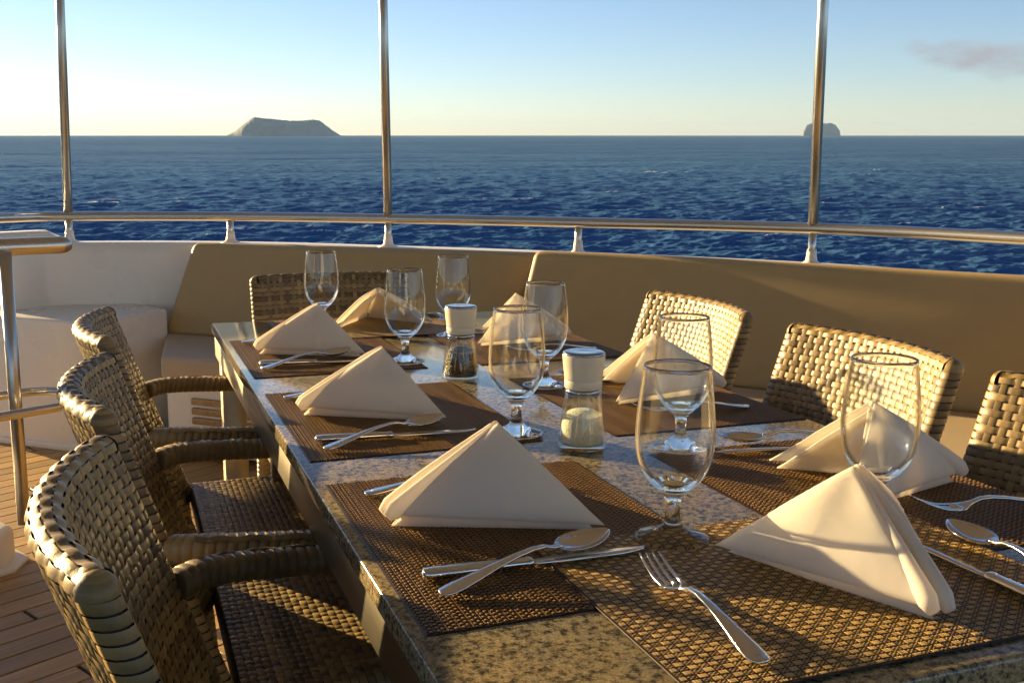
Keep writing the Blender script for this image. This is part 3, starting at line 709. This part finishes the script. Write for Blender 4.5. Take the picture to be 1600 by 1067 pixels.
def back_core():
    b = MB(); rings = []
    def loop(z, r):
        out = []; e = NSTK * SP / 2
        us = np.linspace(-e, e, 17)
        for u in us: out.append(back_point(u, z, 1, r)[0])
        for k in range(1, 6): a = math.pi / 2 - math.pi * k / 6; out.append(Vector((e, yb(z) + bow(e), z)) + Vector((math.cos(a), math.sin(a), 0)) * r)
        for u in us[::-1]: out.append(back_point(u, z, -1, r)[0])
        for k in range(1, 6): a = -math.pi / 2 - math.pi * k / 6; out.append(Vector((-e, yb(z) + bow(e), z)) + Vector((math.cos(a), math.sin(a), 0)) * r)
        return out
    r0 = CR - .0022
    for z in np.linspace(.405, ZT, 10): rings.append(loop(z, r0))
    for k in range(1, 7):
        a = math.pi / 2 * k / 6.3; rings.append(loop(ZT + r0 * math.sin(a), r0 * math.cos(a)))
    b.loft(rings); return b.build('backrest', M['core'])
def wrapped(path, rx, rz, pitch=.0122, up=Vector((0, 0, 1)), n=14, name='arm'):
    """bound tube: bands of flat cane wound round a bar"""
    L = [0]
    for i in range(1, len(path)): L.append(L[-1] + (path[i] - path[i - 1]).length)
    tot = L[-1]; nb = max(3, int(tot / pitch)); P = []
    def at(s):
        s = max(0, min(tot, s)); i = 0
        while i < len(L) - 2 and L[i + 1] < s: i += 1
        t = (s - L[i]) / max(1e-9, L[i + 1] - L[i]); return path[i].lerp(path[i + 1], t), (path[i + 1] - path[i]).normalized()
    b = MB(); rings = []
    su = None
    for k in range(nb):
        for (q, e) in ((.02, -.0016), (.14, .0002), (.5, .0006), (.86, .0002), (.98, -.0016)):
            p, t = at((k + q) * tot / nb)
            t2 = (at((k + q) * tot / nb + .012)[0] - at((k + q) * tot / nb - .012)[0]).normalized()
            s = t2.cross(up)
            if s.length < .15: s = su if su is not None else Vector((1, 0, 0))
            s = s.normalized(); su = s; u_ = s.cross(t2).normalized()
            ring = []
            for j in range(n):
                a = 2 * math.pi * j / n; ca, sa = math.cos(a), math.sin(a)
                ca = math.copysign(abs(ca) ** .75, ca); sa = math.copysign(abs(sa) ** .75, sa)
                sk = t2 * (.0035 * math.sin(a + .6))
                ring.append(p + s * ((rx + e) * ca) + u_ * ((rz + e) * sa) + sk)
            rings.append(ring)
    b.loft(rings); return b.build(name, M['wicker'])
def seat_strands():
    out = []
    SY0, SY1, SXH, ZS = -.10, .335, .212, .437
    n_st = 24; sp = 2 * SXH / n_st; n_rw = int((SY1 - SY0) / RPT)
    def crown(x, y): return -.010 * (x / SXH) ** 2 * 0 - .004 * max(0, (y - .25) / .085) ** 2
    for i in range(n_rw):
        y = SY0 + (i + .5) * RPT; pts, nr, wd = [], [], []
        for k in range(4): pts.append(Vector((-SXH - .012, y, ZS - .032 + .009 * k))); nr.append(Vector((-1, 0, .1 * k)).normalized()); wd.append(Vector((0, 1, 0)))
        for c in np.arange(-.5, n_st - .5 + 1e-6, .25):
            x = (c + .5) * sp - SXH; pts.append(Vector((x, y, ZS + crown(x, y) + AMP * sq(c + i)))); nr.append(Vector((0, 0, 1))); wd.append(Vector((0, 1, 0)))
        for k in range(4)[::-1]: pts.append(Vector((SXH + .012, y, ZS - .032 + .009 * k))); nr.append(Vector((1, 0, .1 * k)).normalized()); wd.append(Vector((0, 1, 0)))
        out.append(grid_mesh('strand', ribbon('strand', pts, nr, wd, RPT * .46), M['wicker']))
    for j in range(n_st):
        x = (j + .5) * sp - SXH; pts, nr = [], []
        for r in np.arange(-.5, n_rw - .2, .25):
            y = SY0 + (r + .5) * RPT; pts.append(Vector((x, y, ZS + crown(x, y) - AMP * math.cos(math.pi * (r + j))))); nr.append(Vector((0, 0, 1)))
        for k in range(1, 5):
            a = math.pi / 2 * (1 - k / 4); d = Vector((0, math.cos(a), math.sin(a))); pts.append(Vector((x, SY1 + .001, ZS - .020)) + d * .018); nr.append(d)
        for k in range(1, 4): pts.append(Vector((x, SY1 + .019, ZS - .020 - .012 * k))); nr.append(Vector((0, 1, 0)))
        out.append(grid_mesh('strand', ribbon('strand', pts, nr, [Vector((1, 0, 0))] * len(pts), sp * .29), M['wicker']))
    return out
def make_chair():
    t = link('wicker_chair', None)
    bk = link('backrest', back_core(), t)
    rm = [row_mesh(0), row_mesh(1)]
    for i in range(NROW):
        o = link('strand', rm[i % 2], bk); o.location = (0, yb(Z0 + i * RPT) - yb(Z0), i * RPT)
    for j in range(NSTK): link('strand', stake_mesh(j), bk)
    for k in range(5): link('strand', rim_mesh(k), bk)
    for e in (-1, 1):
        for k in range(4):
            ph = math.pi / 2 * (.06 + .25 * k); pts, nr, wd = [], [], []
            for q in range(11):
                a = math.pi / 2 - math.pi * q / 10; d = Vector((e * math.cos(a) * math.cos(ph), math.sin(a) * math.cos(ph), math.sin(ph)))
                eu = e * NSTK * SP / 2; pts.append(Vector((eu, yb(ZT + .004) + bow(eu), ZT + .004)) + d * (CR + .0008)); nr.append(d)
                wd.append(Vector((-e * math.cos(a) * math.sin(ph), -math.sin(a) * math.sin(ph), math.cos(ph))))
            link('strand', grid_mesh('strand', ribbon('strand', pts, nr, wd, .0044), M['wicker']), bk)
    b = MB(); b.box(-.218, .218, -.105, .346, .388, .4335); st = link('seat', bevel_mesh(b.build('seat', M['core'], False), .012, 3), t)
    for m in seat_strands(): link('strand', m, st)
    for s in (-1, 1):
        e = s * .232
        zc = .645; y0 = yb(zc) + .004
        pth = catmull([Vector((s * .212, y0 + .002, zc + .008)), Vector((s * .236, y0 + .05, zc + .012)), Vector((s * .246, y0 + .16, zc + .006)), Vector((s * .244, .14, zc - .004)), Vector((s * .242, .25, zc - .016)), Vector((s * .240, .300, zc - .045)), Vector((s * .238, .318, zc - .12))], 8)
        arm = link('arm', wrapped(pth, .021, .0165), t)
        top = [p + Vector((0, 0, .0168)) for p in pth[6:36]]; pts = []
        for i, p in enumerate(top): pts.append(p + Vector((s * .013, 0, -.0012 + .0016 * math.cos(math.pi * i * .62))))
        link('strand', grid_mesh('strand', ribbon('strand', pts, [Vector((s * .4, 0, .9)).normalized()] * len(pts), [Vector((1, 0, -s * .4)).normalized()] * len(pts), .0055), M['wicker']), arm)
        link('leg', wrapped([Vector((s * .238, .318, .53)), Vector((s * .236, .320, .3)), Vector((s * .232, .318, 0.002))], .018, .018, up=Vector((0, 1, 0)), name='leg'), t)
        link('leg', wrapped([Vector((s * .212, yb(.46), .45)), Vector((s * .215, yb(.40) - .01, .30)), Vector((s * .218, -.16, 0.002))], .019, .019, up=Vector((0, 1, 0)), name='leg'), t)
    return t
CHAIRS = [((.02, .405), -90, 'nearest wicker armchair on the left side of the table, cut by the lower left corner'),
          ((.02, .955), -90, 'middle wicker armchair of the three on the left side of the table'),
          ((.02, 1.535), -90, 'farthest wicker armchair on the left side of the table, next to the locker'),
          ((TW - .02, .375), 90, 'nearest wicker armchair on the right side, cut off by the right edge of the picture'),
          ((TW - .02, .885), 90, 'middle sunlit wicker armchair on the right side of the table'),
          ((TW - .02, 1.465), 90, 'farthest sunlit wicker armchair on the right side, in front of the tan cushion'),
          ((.345, 2.035), 180, 'dark shaded wicker armchair at the far end of the table')]
proto = make_chair()
chairs = [proto] + [copy_tree(proto) for _ in CHAIRS[1:]]
for o, (xy, a, lab) in zip(chairs, CHAIRS):
    o.location = (xy[0], xy[1], 0); o.rotation_euler = (0, 0, RAD(a)); tag(o, lab, 'chair', 'wicker armchairs round the table')

# ================================================================== place mats
ML, MW = .44, .33
def mat_mesh():
    st = .0011; nx, ny = int(ML / st), int(MW / st)
    x = np.linspace(0, ML, nx); y = np.linspace(0, MW, ny); X, Y = np.meshgrid(x, y, indexing='ij')
    U = .0110; uu = (Y / U) % 1.0; ui = np.floor(Y / U)
    # long stitch column, then a field of raised blocks set in a half drop
    dash = np.exp(-((uu - .09) / .06) ** 4) * (((X / .0099 + .5 * ui) % 1.0) < .8)
    cu_ = (uu - .2) / .8 * 2; ci = np.floor(cu_); cf = cu_ % 1.0
    xb = (X / .0066 + .5 * ((ci + ui) % 2)); xf = xb % 1.0
    blk = np.clip(1.25 * np.sin(math.pi * cf), 0, 1) * np.clip(1.9 * np.sin(math.pi * np.clip(xf / .70, 0, 1)), 0, 1) * (uu > .2)
    h = .0006 + .0011 * np.maximum(blk, dash * .8)
    h += .00012 * np.random.RandomState(5).rand(*h.shape)
    edge = np.minimum(np.minimum(X, ML - X), np.minimum(Y, MW - Y)); h = np.where(edge < .0030, .0008, h); h = np.where(edge < .0008, .0, h)
    return grid_mesh('placemat', np.stack([X, Y, h], -1), M['mat'])
MM = mat_mesh()
def mat_mesh_blocks():
    st = .00082; nx, ny = int(ML / st), int(MW / st)
    x = np.linspace(0, ML, nx); y = np.linspace(0, MW, ny); X, Y = np.meshgrid(x, y, indexing='ij')
    cx, cy_ = .0090, .0072
    jx = X + .0005 * np.sin(Y * 37 + 1.3) + .0003 * np.sin(Y * 141); jy = Y + .0005 * np.sin(X * 29)
    i = np.floor(jx / cx); j = np.floor(jy / cy_); fx = jx / cx % 1; fy = jy / cy_ % 1
    even = ((i + j) % 2) == 0
    win = np.clip(3.0 * np.sin(math.pi * fy), 0, 1) * np.clip(4.5 * np.sin(math.pi * fx), 0, 1)
    floats = (.62 + .38 * np.abs(np.sin(math.pi * jx / .0026))) * win
    small = (.50 + .45 * np.clip(1.6 * np.sin(2 * math.pi * jx / .0045) * np.sin(2 * math.pi * jy / .0036), 0, 1)) * np.clip(3.2 * np.sin(math.pi * fy), 0, 1) * np.clip(4 * np.sin(math.pi * fx), 0, 1)
    h = .0004 + .0011 * np.where(even, floats, small)
    edge = np.minimum(np.minimum(X, ML - X), np.minimum(Y, MW - Y)); h = np.where(edge < .0025, .0007, h); h = np.where(edge < .0006, .0, h)
    return grid_mesh('placemat', np.stack([X, Y, h], -1), M['mat_sheen'])
MG = mat_mesh_blocks()
Zt = .7503
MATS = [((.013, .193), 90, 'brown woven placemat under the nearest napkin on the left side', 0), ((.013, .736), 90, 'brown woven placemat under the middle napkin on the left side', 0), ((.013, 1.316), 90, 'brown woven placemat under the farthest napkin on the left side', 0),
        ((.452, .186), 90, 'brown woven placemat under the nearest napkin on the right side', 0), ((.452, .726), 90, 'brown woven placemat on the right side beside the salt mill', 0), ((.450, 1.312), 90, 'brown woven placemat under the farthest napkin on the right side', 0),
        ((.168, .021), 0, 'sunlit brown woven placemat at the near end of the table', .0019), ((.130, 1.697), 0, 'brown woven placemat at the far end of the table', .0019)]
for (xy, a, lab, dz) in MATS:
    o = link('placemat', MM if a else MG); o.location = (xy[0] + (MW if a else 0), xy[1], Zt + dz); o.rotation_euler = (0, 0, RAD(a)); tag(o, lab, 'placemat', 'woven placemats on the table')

# ================================================================== napkins
def napkin(S, beta, alpha, ell, label, seed):
    rnd = random.Random(seed)
    al = RAD(alpha); ce = math.cos(math.pi / 4) / math.cos(al); ep = math.acos(ce)
    T = Vector((ell * math.cos(ep), 0, ell * math.sin(ep))); O = Vector((0, 0, 0)); h = ell * math.sqrt(2)
    b = MB(); nn = 30
    cr1 = .52 + .2 * rnd.random(); cr2 = cr1 + .07 + .05 * rnd.random(); cph = rnd.uniform(0, 6)
    for s in (-1, 1):
        P1 = Vector((h * math.cos(al), s * h * math.sin(al), 0))
        nrm = (P1 - O).cross(T - O).normalized() * (1 if s < 0 else -1)
        if nrm.y * s < 0: nrm = -nrm
        for layer in range(2):
            # layer 0 outer, its lower hem lifted towards the spine; layer 1 inner, down on the mat
            off = (.0055 if layer == 0 else -.0035)
            A = O + Vector((0, 0, .011 if layer == 0 else .001)); B = P1 * (1.0 if layer == 0 else .955) + Vector((0, 0, .004 if layer == 0 else .001)); C_ = T + Vector((0, 0, 0 if layer == 0 else -.004))
            if layer: A = A + (P1 - O) * .03
            verts = {}; o0 = len(b.v); vv = []; thick = .0022
            for side in (1, -1):
                for i in range(nn + 1):
                    for j in range(nn + 1 - i):
                        a_, c_ = i / nn, j / nn; l0 = 1 - a_ - c_
                        p = A * l0 + B * a_ + C_ * c_
                        bul = .008 * 27 * l0 * a_ * c_ + .006 * math.sin(math.pi * c_) * (1 - a_)
                        fan = a_ / max(1e-6, a_ + l0); wr = .0017 * math.exp(-((fan - cr1) / .018) ** 2) * (1 - c_) + .0014 * math.exp(-((fan - cr2) / .014) ** 2) * (1 - c_) + .0032 * math.sin(2.3 * fan * 3 + cph) * (1 - c_) * c_ * 3 + .0006 * math.sin(9 * a_ + 5 * c_ + seed) + .0016 * mnoise.noise(Vector((a_ * 3 + seed, c_ * 4, s * 2.0)))
                        rnd_edge = thick * (1 if min(l0, a_, c_) > 1e-6 else .35)
                        p = p + nrm * (off + bul + wr + side * rnd_edge)
                        verts[(side, i, j)] = len(vv); vv.append(p)
            ff = []
            for side in (1, -1):
                for i in range(nn):
                    for j in range(nn - i):
                        t1 = (verts[(side, i, j)], verts[(side, i + 1, j)], verts[(side, i, j + 1)]); ff.append(t1 if side * s > 0 else t1[::-1])
                        if i + j < nn - 1:
                            t2 = (verts[(side, i + 1, j)], verts[(side, i + 1, j + 1)], verts[(side, i, j + 1)]); ff.append(t2 if side * s > 0 else t2[::-1])
            ring = [(i, 0) for i in range(nn + 1)] + [(nn - k, k) for k in range(1, nn + 1)] + [(0, nn - k) for k in range(1, nn)]
            for k in range(len(ring)):
                r0, r1 = ring[k], ring[(k + 1) % len(ring)]
                ff.append((verts[(1, *r0)], verts[(-1, *r0)], verts[(-1, *r1)], verts[(1, *r1)]))
            b.add(vv, ff)
        # rolled fold along the spine
        pts = []
        for k in range(13):
            q_ = k / 12; p = (O + Vector((-.001, s * .0078, .0125))).lerp(T + Vector((0, s * .0012, .001)), q_) + Vector((-.007, s * .003, -.002)) * math.sin(math.pi * q_); pts.append(p)
        rings = []
        for i, (p, t, sd, u) in enumerate(frames(pts)):
            q_ = i / 12; ra = .0115 * (1 - .68 * q_); rb = .0085 * (1 - .70 * q_)
            if i == 0: ra *= .55; rb *= .6
            rings.append([p + sd * (rb * math.cos(2 * math.pi * k / 12)) + u * (ra * math.sin(2 * math.pi * k / 12)) for k in range(12)])
        b.loft(rings)
    # rounded tip
    m = b.build('napkin', M['cloth'])
    bm = bmesh.new(); bm.from_mesh(m); bmesh.ops.recalc_face_normals(bm, faces=bm.faces); bm.to_mesh(m); bm.free()
    o = link('napkin', m); o.location = (S[0], S[1], Zt + .0022); o.rotation_euler = (0, 0, RAD(beta)); tag(o, label, 'napkin', 'folded cloth napkins on the placemats')
napkin((.046, .460), 6, 28.5, .165, 'folded cream napkin nearest the camera on the left side of the table', 1)
napkin((.043, 1.000), 0, 29, .165, 'folded cream napkin in the middle of the left side, left of the pepper mill', 2)
napkin((.048, 1.566), 3, 29, .163, 'folded cream napkin farthest along the left side of the table', 3)
napkin((.428, .064), 86, 25.5, .163, 'large sunlit cream napkin at the near end of the table', 4)
napkin((.758, .385), 170, 25, .163, 'folded cream napkin seen through the goblet at the right side of the table', 5)
napkin((.765, .940), 163, 26, .163, 'folded cream napkin on the right side just behind the salt mill', 6)
napkin((.735, 1.530), 160, 24, .160, 'folded cream napkin farthest along the right side, beyond the pepper mill', 7)
napkin((.385, 2.030), -90, 33, .158, 'folded cream napkin at the far end of the table before the dark chair', 8)

# ================================================================== goblets
def goblet_mesh():
    outer = [(.0, 0.0), (.036, 0.0), (.0388, .0012), (.0390, .0026), (.036, .0042), (.026, .0072), (.016, .0112), (.0105, .0165), (.0080, .024), (.0074, .034), (.0082, .043), (.0105, .049), (.0165, .055), (.0245, .0625), (.0320, .0735), (.0375, .087), (.0402, .102), (.0408, .116), (.0402, .132), (.0386, .150), (.0366, .168), (.0345, .186), (.0340, .1905)]
    inner = [(.0333, .1910), (.0330, .1900), (.0335, .186), (.0356, .168), (.0376, .150), (.0391, .132), (.0396, .116), (.0389, .102), (.0361, .0885), (.0306, .0765), (.0228, .0672), (.014, .0610), (.006, .0582), (.0, .0576)]
    P = revolve(outer + inner, 56); P[:, :, 2] *= .962; m = grid_mesh('goblet', P, M['glass'], True, False, True)
    m.materials.append(M['bowl'])
    zc = [sum(m.vertices[i].co.z for i in p.vertices) / len(p.vertices) for p in m.polygons]
    bm = bmesh.new(); bm.from_mesh(m); bmesh.ops.remove_doubles(bm, verts=bm.verts, dist=1e-6); bmesh.ops.recalc_face_normals(bm, faces=bm.faces)
    bm.to_mesh(m); bm.free()
    for p in m.polygons:
        p.use_smooth = True
        p.material_index = 1 if .0590 < p.center.z < .1800 else 0
    return m
GM = goblet_mesh()
GOB = [((.316, .323), 'large clear goblet in front, left of the near-end napkin'), ((.319, .781), 'clear goblet left of the salt mill beside the middle left napkin'), ((.314, 1.380), 'clear goblet left of the pepper mill'),
       ((.505, .635), 'clear goblet partly hidden behind the large front goblet'), ((.547, .290), 'clear goblet in front of the right-hand napkin, behind the near-end napkin'), ((.488, 1.082), 'clear goblet in the middle of the right side, overlapped by another'),
       ((.502, 1.660), 'clear goblet standing behind the pepper mill'), ((.240, 1.865), 'clear goblet at the far left against the dark chair')]
for xy, lab in GOB:
    o = link('goblet', GM); o.location = (xy[0], xy[1], Zt + .0024); o.rotation_euler = (0, 0, xy[1] * 3); tag(o, lab, 'goblet', 'stemmed glasses on the table')

# ================================================================== salt and pepper mills
def mill(xy, content, fill, label):
    t = thing('salt_mill' if content == 'salt' else 'pepper_mill', (xy[0], xy[1], Zt + .0002), 0, label, 'mill', 'glass mills on the table')
    jar = [(.0, .0), (.031, .0), (.0335, .002), (.034, .006), (.0335, .018), (.0315, .035), (.0285, .052), (.0262, .066), (.0252, .074), (.0252, .080), (.0232, .080), (.0232, .074), (.0242, .066), (.0265, .052), (.0295, .035), (.0312, .018), (.0308, .008), (.029, .006), (.0, .006)]
    link('jar', grid_mesh('jar', revolve(jar, 48), M['jar'], True, False, True), t)
    zf = fill
    def rj(z): return float(np.interp(z, [.0065, .010, .018, .035, .052, .066], [.0285, .0302, .0306, .0288, .0258, .0236]))
    prof = [(0, .0066)] + [(rj(z), z) for z in np.linspace(.0066, zf, 12)] + [(rj(zf) * .7, zf + .004), (rj(zf) * .35, zf + .0065), (0, zf + .007)]
    P = revolve(prof, 48)
    if content == 'pepper':
        th = np.arange(48) * 2 * math.pi / 48
        P[13:, :, 2] += .004 * np.sin(th)[None, :] * np.linspace(1, .2, len(P) - 13)[:, None]
    link('salt' if content == 'salt' else 'peppercorns', grid_mesh('fill', P, M['salt'] if content == 'salt' else M['pepper'], True, False, True), t)
    ring = [(.0, .0775), (.0240, .0775), (.0244, .0785), (.0244, .0835), (.0, .0835)]
    link('neck_ring', grid_mesh('neck_ring', revolve(ring, 48), M['lid'], True, False, True), t)
    cap = [(.0, .0838), (.0252, .0838), (.0260, .085), (.0262, .0955), (.0258, .0960), (.0262, .0965), (.0264, .1000), (.0285, .118), (.0296, .1295), (.0294, .1305), (.0, .1305)]
    link('grinder_cap', grid_mesh('grinder_cap', revolve(cap, 48), M['cap'], False, False, True), t)
    for p in t.children[-1].data.polygons: p.use_smooth = abs(p.normal.z) < .7
    lid = [(.0, .1307), (.0290, .1307), (.0293, .1318), (.0288, .1335), (.026, .1348), (.020, .1352), (.010, .1345), (.0, .1342)]
    link('lid', grid_mesh('lid', revolve(lid, 48), M['lid'], True, False, True), t)
mill((.383, .692), 'salt', .047, 'glass salt mill with cream cap, in the middle of the table')
mill((.372, 1.203), 'pepper', .050, 'glass pepper mill full of dark peppercorns')

# ================================================================== cutlery
def bar(sections, n=12, squash=.7):
    """sections: (x, half width, half thickness, z of the middle, crown)"""
    rings = []
    for x, w, t, z, cr_ in sections:
        ring = []
        for k in range(n):
            a = 2 * math.pi * k / n; ca, sa = math.cos(a), math.sin(a)
            y = w * math.copysign(abs(ca) ** squash, ca); zz = t * math.copysign(abs(sa) ** squash, sa)
            ring.append((x, y, z + zz + cr_ * (y / max(w, 1e-6)) ** 2))
        rings.append(ring)
    return rings
def handle_sections(L, zneck, w_end=.0105, w_neck=.0032):
    out = []
    for s, w in ((0, .25), (.012, .62), (.04, .88), (.09, 1.0), (.17, .97), (.30, .80), (.48, .58), (.66, .42), (.82, .34), (.93, .31), (1.0, .31)):
        z = .0032 + (zneck) * math.sin(math.pi * .5 * min(1, (s / .86))) ** 1.6
        if s > .86: z = .0032 + zneck * (1 - ((s - .86) / .14) ** 2 * .35)
        w_ = max(w_neck, w_end * w); out.append((s * L, w_, .0017 if s < .6 else .0017 + .0008 * (s - .6), z, 0))
    return out
def make_fork():
    hs = handle_sections(.128, .0125); b = MB()
    sec = hs + [(.134, .0048, .0017, .0095, 0), (.140, .0090, .0013, .0072, .0006), (.146, .0118, .0011, .0056, .0010), (.153, .0124, .0010, .0046, .0012)]
    b.loft(bar(sec)); h = b.build('handle', M['cutlery'])
    b = MB(); b.loft(bar([(.008, .0040, .0006, .0050, 0), (.02, .0058, .0008, .0052, 0), (.05, .0048, .0007, .0083, 0), (.075, .0030, .0005, .0118, 0)], 10)); t0 = b.build('handle_panel', M['cutlery'])
    tines = []
    for k in range(4):
        y = -.0105 + k * .0070; b = MB(); rings = []
        for s in (-.05, .1, .3, .5, .7, .9, 1.0):
            x = .152 + .050 * s; w = .0020 * (1 - .55 * max(0, s) ** 2); z = .0046 + .0014 * ((y / .0105) ** 2) * (1 - max(0, s)) + .016 * max(0, s - .12) ** 1.6
            rings.append([(x, y * (1 - .04 * s) + w * c, z + .0010 * (1 - .4 * s) * d) for c, d in ((-1, -.4), (-.5, -1), (.5, -1), (1, -.4), (1, .5), (.5, 1), (-.5, 1), (-1, .5))])
        b.loft(rings); tines.append(b.build('tine', M['cutlery']))
    return h, t0, tines
def make_spoon():
    hs = handle_sections(.130, .0135); b = MB(); b.loft(bar(hs + [(.137, .0042, .0018, .0118, 0), (.142, .0050, .0015, .0108, 0)])); h = b.build('handle', M['cutlery'])
    nu, nv = 22, 18; P = np.zeros((nu, nv, 3)); Q = np.zeros((nu, nv, 3))
    for i in range(nu):
        s = i / (nu - 1); x = .138 + .066 * s
        w = .0208 * math.sin(math.pi * (s ** .82 * .985 + .0075)) ** .62
        for j in range(nv):
            v = -1 + 2 * j / (nv - 1); dep = .0085 * (1 - v * v) * math.sin(math.pi * min(1, s * .96 + .02)) ** .8
            rim = .0108 + .0030 * (s - .3)
            P[i, j] = (x, w * v, rim - dep); Q[i, j] = (x, w * v * 1.035, rim - dep - .0012)
    loop = np.concatenate([P, Q[:, ::-1]], 1)
    return h, grid_mesh('bowl', loop, M['cutlery'], True, False, True)
def make_knife():
    b = MB()
    b.loft(bar([(0, .0030, .0022, .0055, 0), (.002, .0068, .0044, .0055, 0), (.010, .0088, .0052, .0055, 0), (.03, .0092, .0052, .0055, 0), (.06, .0080, .0047, .0053, 0), (.09, .0066, .0042, .0050, 0), (.102, .0062, .0040, .0048, 0), (.104, .0072, .0045, .0048, 0), (.108, .0072, .0045, .0048, 0), (.110, .0056, .0034, .0048, 0)], 14))
    h = b.build('handle', M['cutlery'])
    b = MB(); rings = []
    for x, y0, y1 in ((.109, -.0050, .0050), (.118, -.0072, .0056), (.14, -.0085, .0060), (.17, -.0090, .0062), (.20, -.0084, .0062), (.218, -.0058, .0060), (.228, -.0015, .0052), (.2325, .0035, .0045)):
        rings.append([(x, y0, .0040), (x, (y0 + y1) / 2, .0050), (x, y1, .0050), (x, y1, .0036), (x, (y0 + y1) / 2, .0034)])
    b.loft(rings); return h, b.build('blade', M['cutlery'])
FK, SPN, KN = make_fork(), make_spoon(), make_knife()
def place(kind, a, tip, label, group, dz=0.0, pitch=0.0):
    d = Vector((tip[0] - a[0], tip[1] - a[1])); t = thing(kind, (a[0], a[1], Zt + .0022 + dz), math.atan2(d.y, d.x), label, kind, group)
    if pitch: t.rotation_euler = (0, RAD(-pitch), math.atan2(d.y, d.x))
    if kind == 'fork':
        link('handle', FK[0], t); link('panel', FK[1], t)
        for m in FK[2]: link('tine', m, t)
    elif kind == 'spoon': link('handle', SPN[0], t); link('bowl', SPN[1], t)
    else: link('handle', KN[0], t); link('blade', KN[1], t)
FG, SG, KG = 'forks on the placemats', 'spoons on the placemats', 'knives on the placemats'
place('fork', (.048, .569), (.26, .575), 'fork tucked behind the nearest left napkin, only its handle showing', FG)
place('knife', (.042, .305), (.274, .299), 'knife lying in front of the nearest left napkin', KG)
place('spoon', (.046, .260), (.248, .322), 'spoon with its bowl over the knife in front of the nearest left napkin', SG, .001, 2.2)
place('fork', (.037, 1.119), (.25, 1.125), 'fork behind the middle left napkin, handle end showing', FG)
place('knife', (.036, .826), (.267, .808), 'knife in front of the middle left napkin', KG)
place('spoon', (.040, .776), (.232, .850), 'spoon crossing the knife in front of the middle left napkin', SG, .001, 2.2)
place('fork', (.035, 1.704), (.25, 1.706), 'fork behind the farthest left napkin', FG)
place('knife', (.037, 1.429), (.26, 1.402), 'knife in front of the farthest left napkin', KG)
place('spoon', (.036, 1.378), (.228, 1.462), 'spoon crossing the knife in front of the farthest left napkin', SG, .001, 2.2)
place('fork', (.241, .048), (.2505, .26), 'large fork in the foreground at the near end, tines pointing away', FG, .0019)
place('knife', (.540, .012), (.535, .245), 'knife lying right of the large near-end napkin', KG, .0019)
place('spoon', (.584, .040), (.606, .245), 'spoon at the right front, under the tines of a fork', SG, .0019)
place('fork', (.786, .252), (.584, .272), 'fork resting across a spoon bowl at the right front', FG, .004, 2.5)
place('knife', (.762, .552), (.532, .590), 'knife beyond the right-hand napkin, blade tip toward the table middle', KG)
place('spoon', (.768, .590), (.585, .632), 'spoon beyond the right-hand napkin with its bowl up', SG)
place('fork', (.735, .815), (.535, .832), 'fork on the right side placemat behind the salt mill, handle end showing', FG)
place('knife', (.740, 1.062), (.512, 1.090), 'knife beyond the napkin behind the salt mill', KG)
place('spoon', (.740, 1.105), (.545, 1.135), 'spoon beyond the napkin behind the salt mill', SG)
place('fork', (.738, 1.395), (.545, 1.405), 'fork in front of the farthest right napkin', FG)
place('knife', (.735, 1.655), (.52, 1.668), 'knife behind the farthest right napkin', KG)
place('fork', (.552, 2.012), (.538, 1.81), 'fork on the far-end placemat right of its napkin', FG, .0019)
place('knife', (.198, 2.010), (.205, 1.79), 'knife on the far-end placemat left of its napkin', KG, .0019)

# ================================================================== trim the boat
for o in ABOARD:
    o.matrix_basis = TRIM @ o.matrix_basis
bpy.context.view_layer.update()
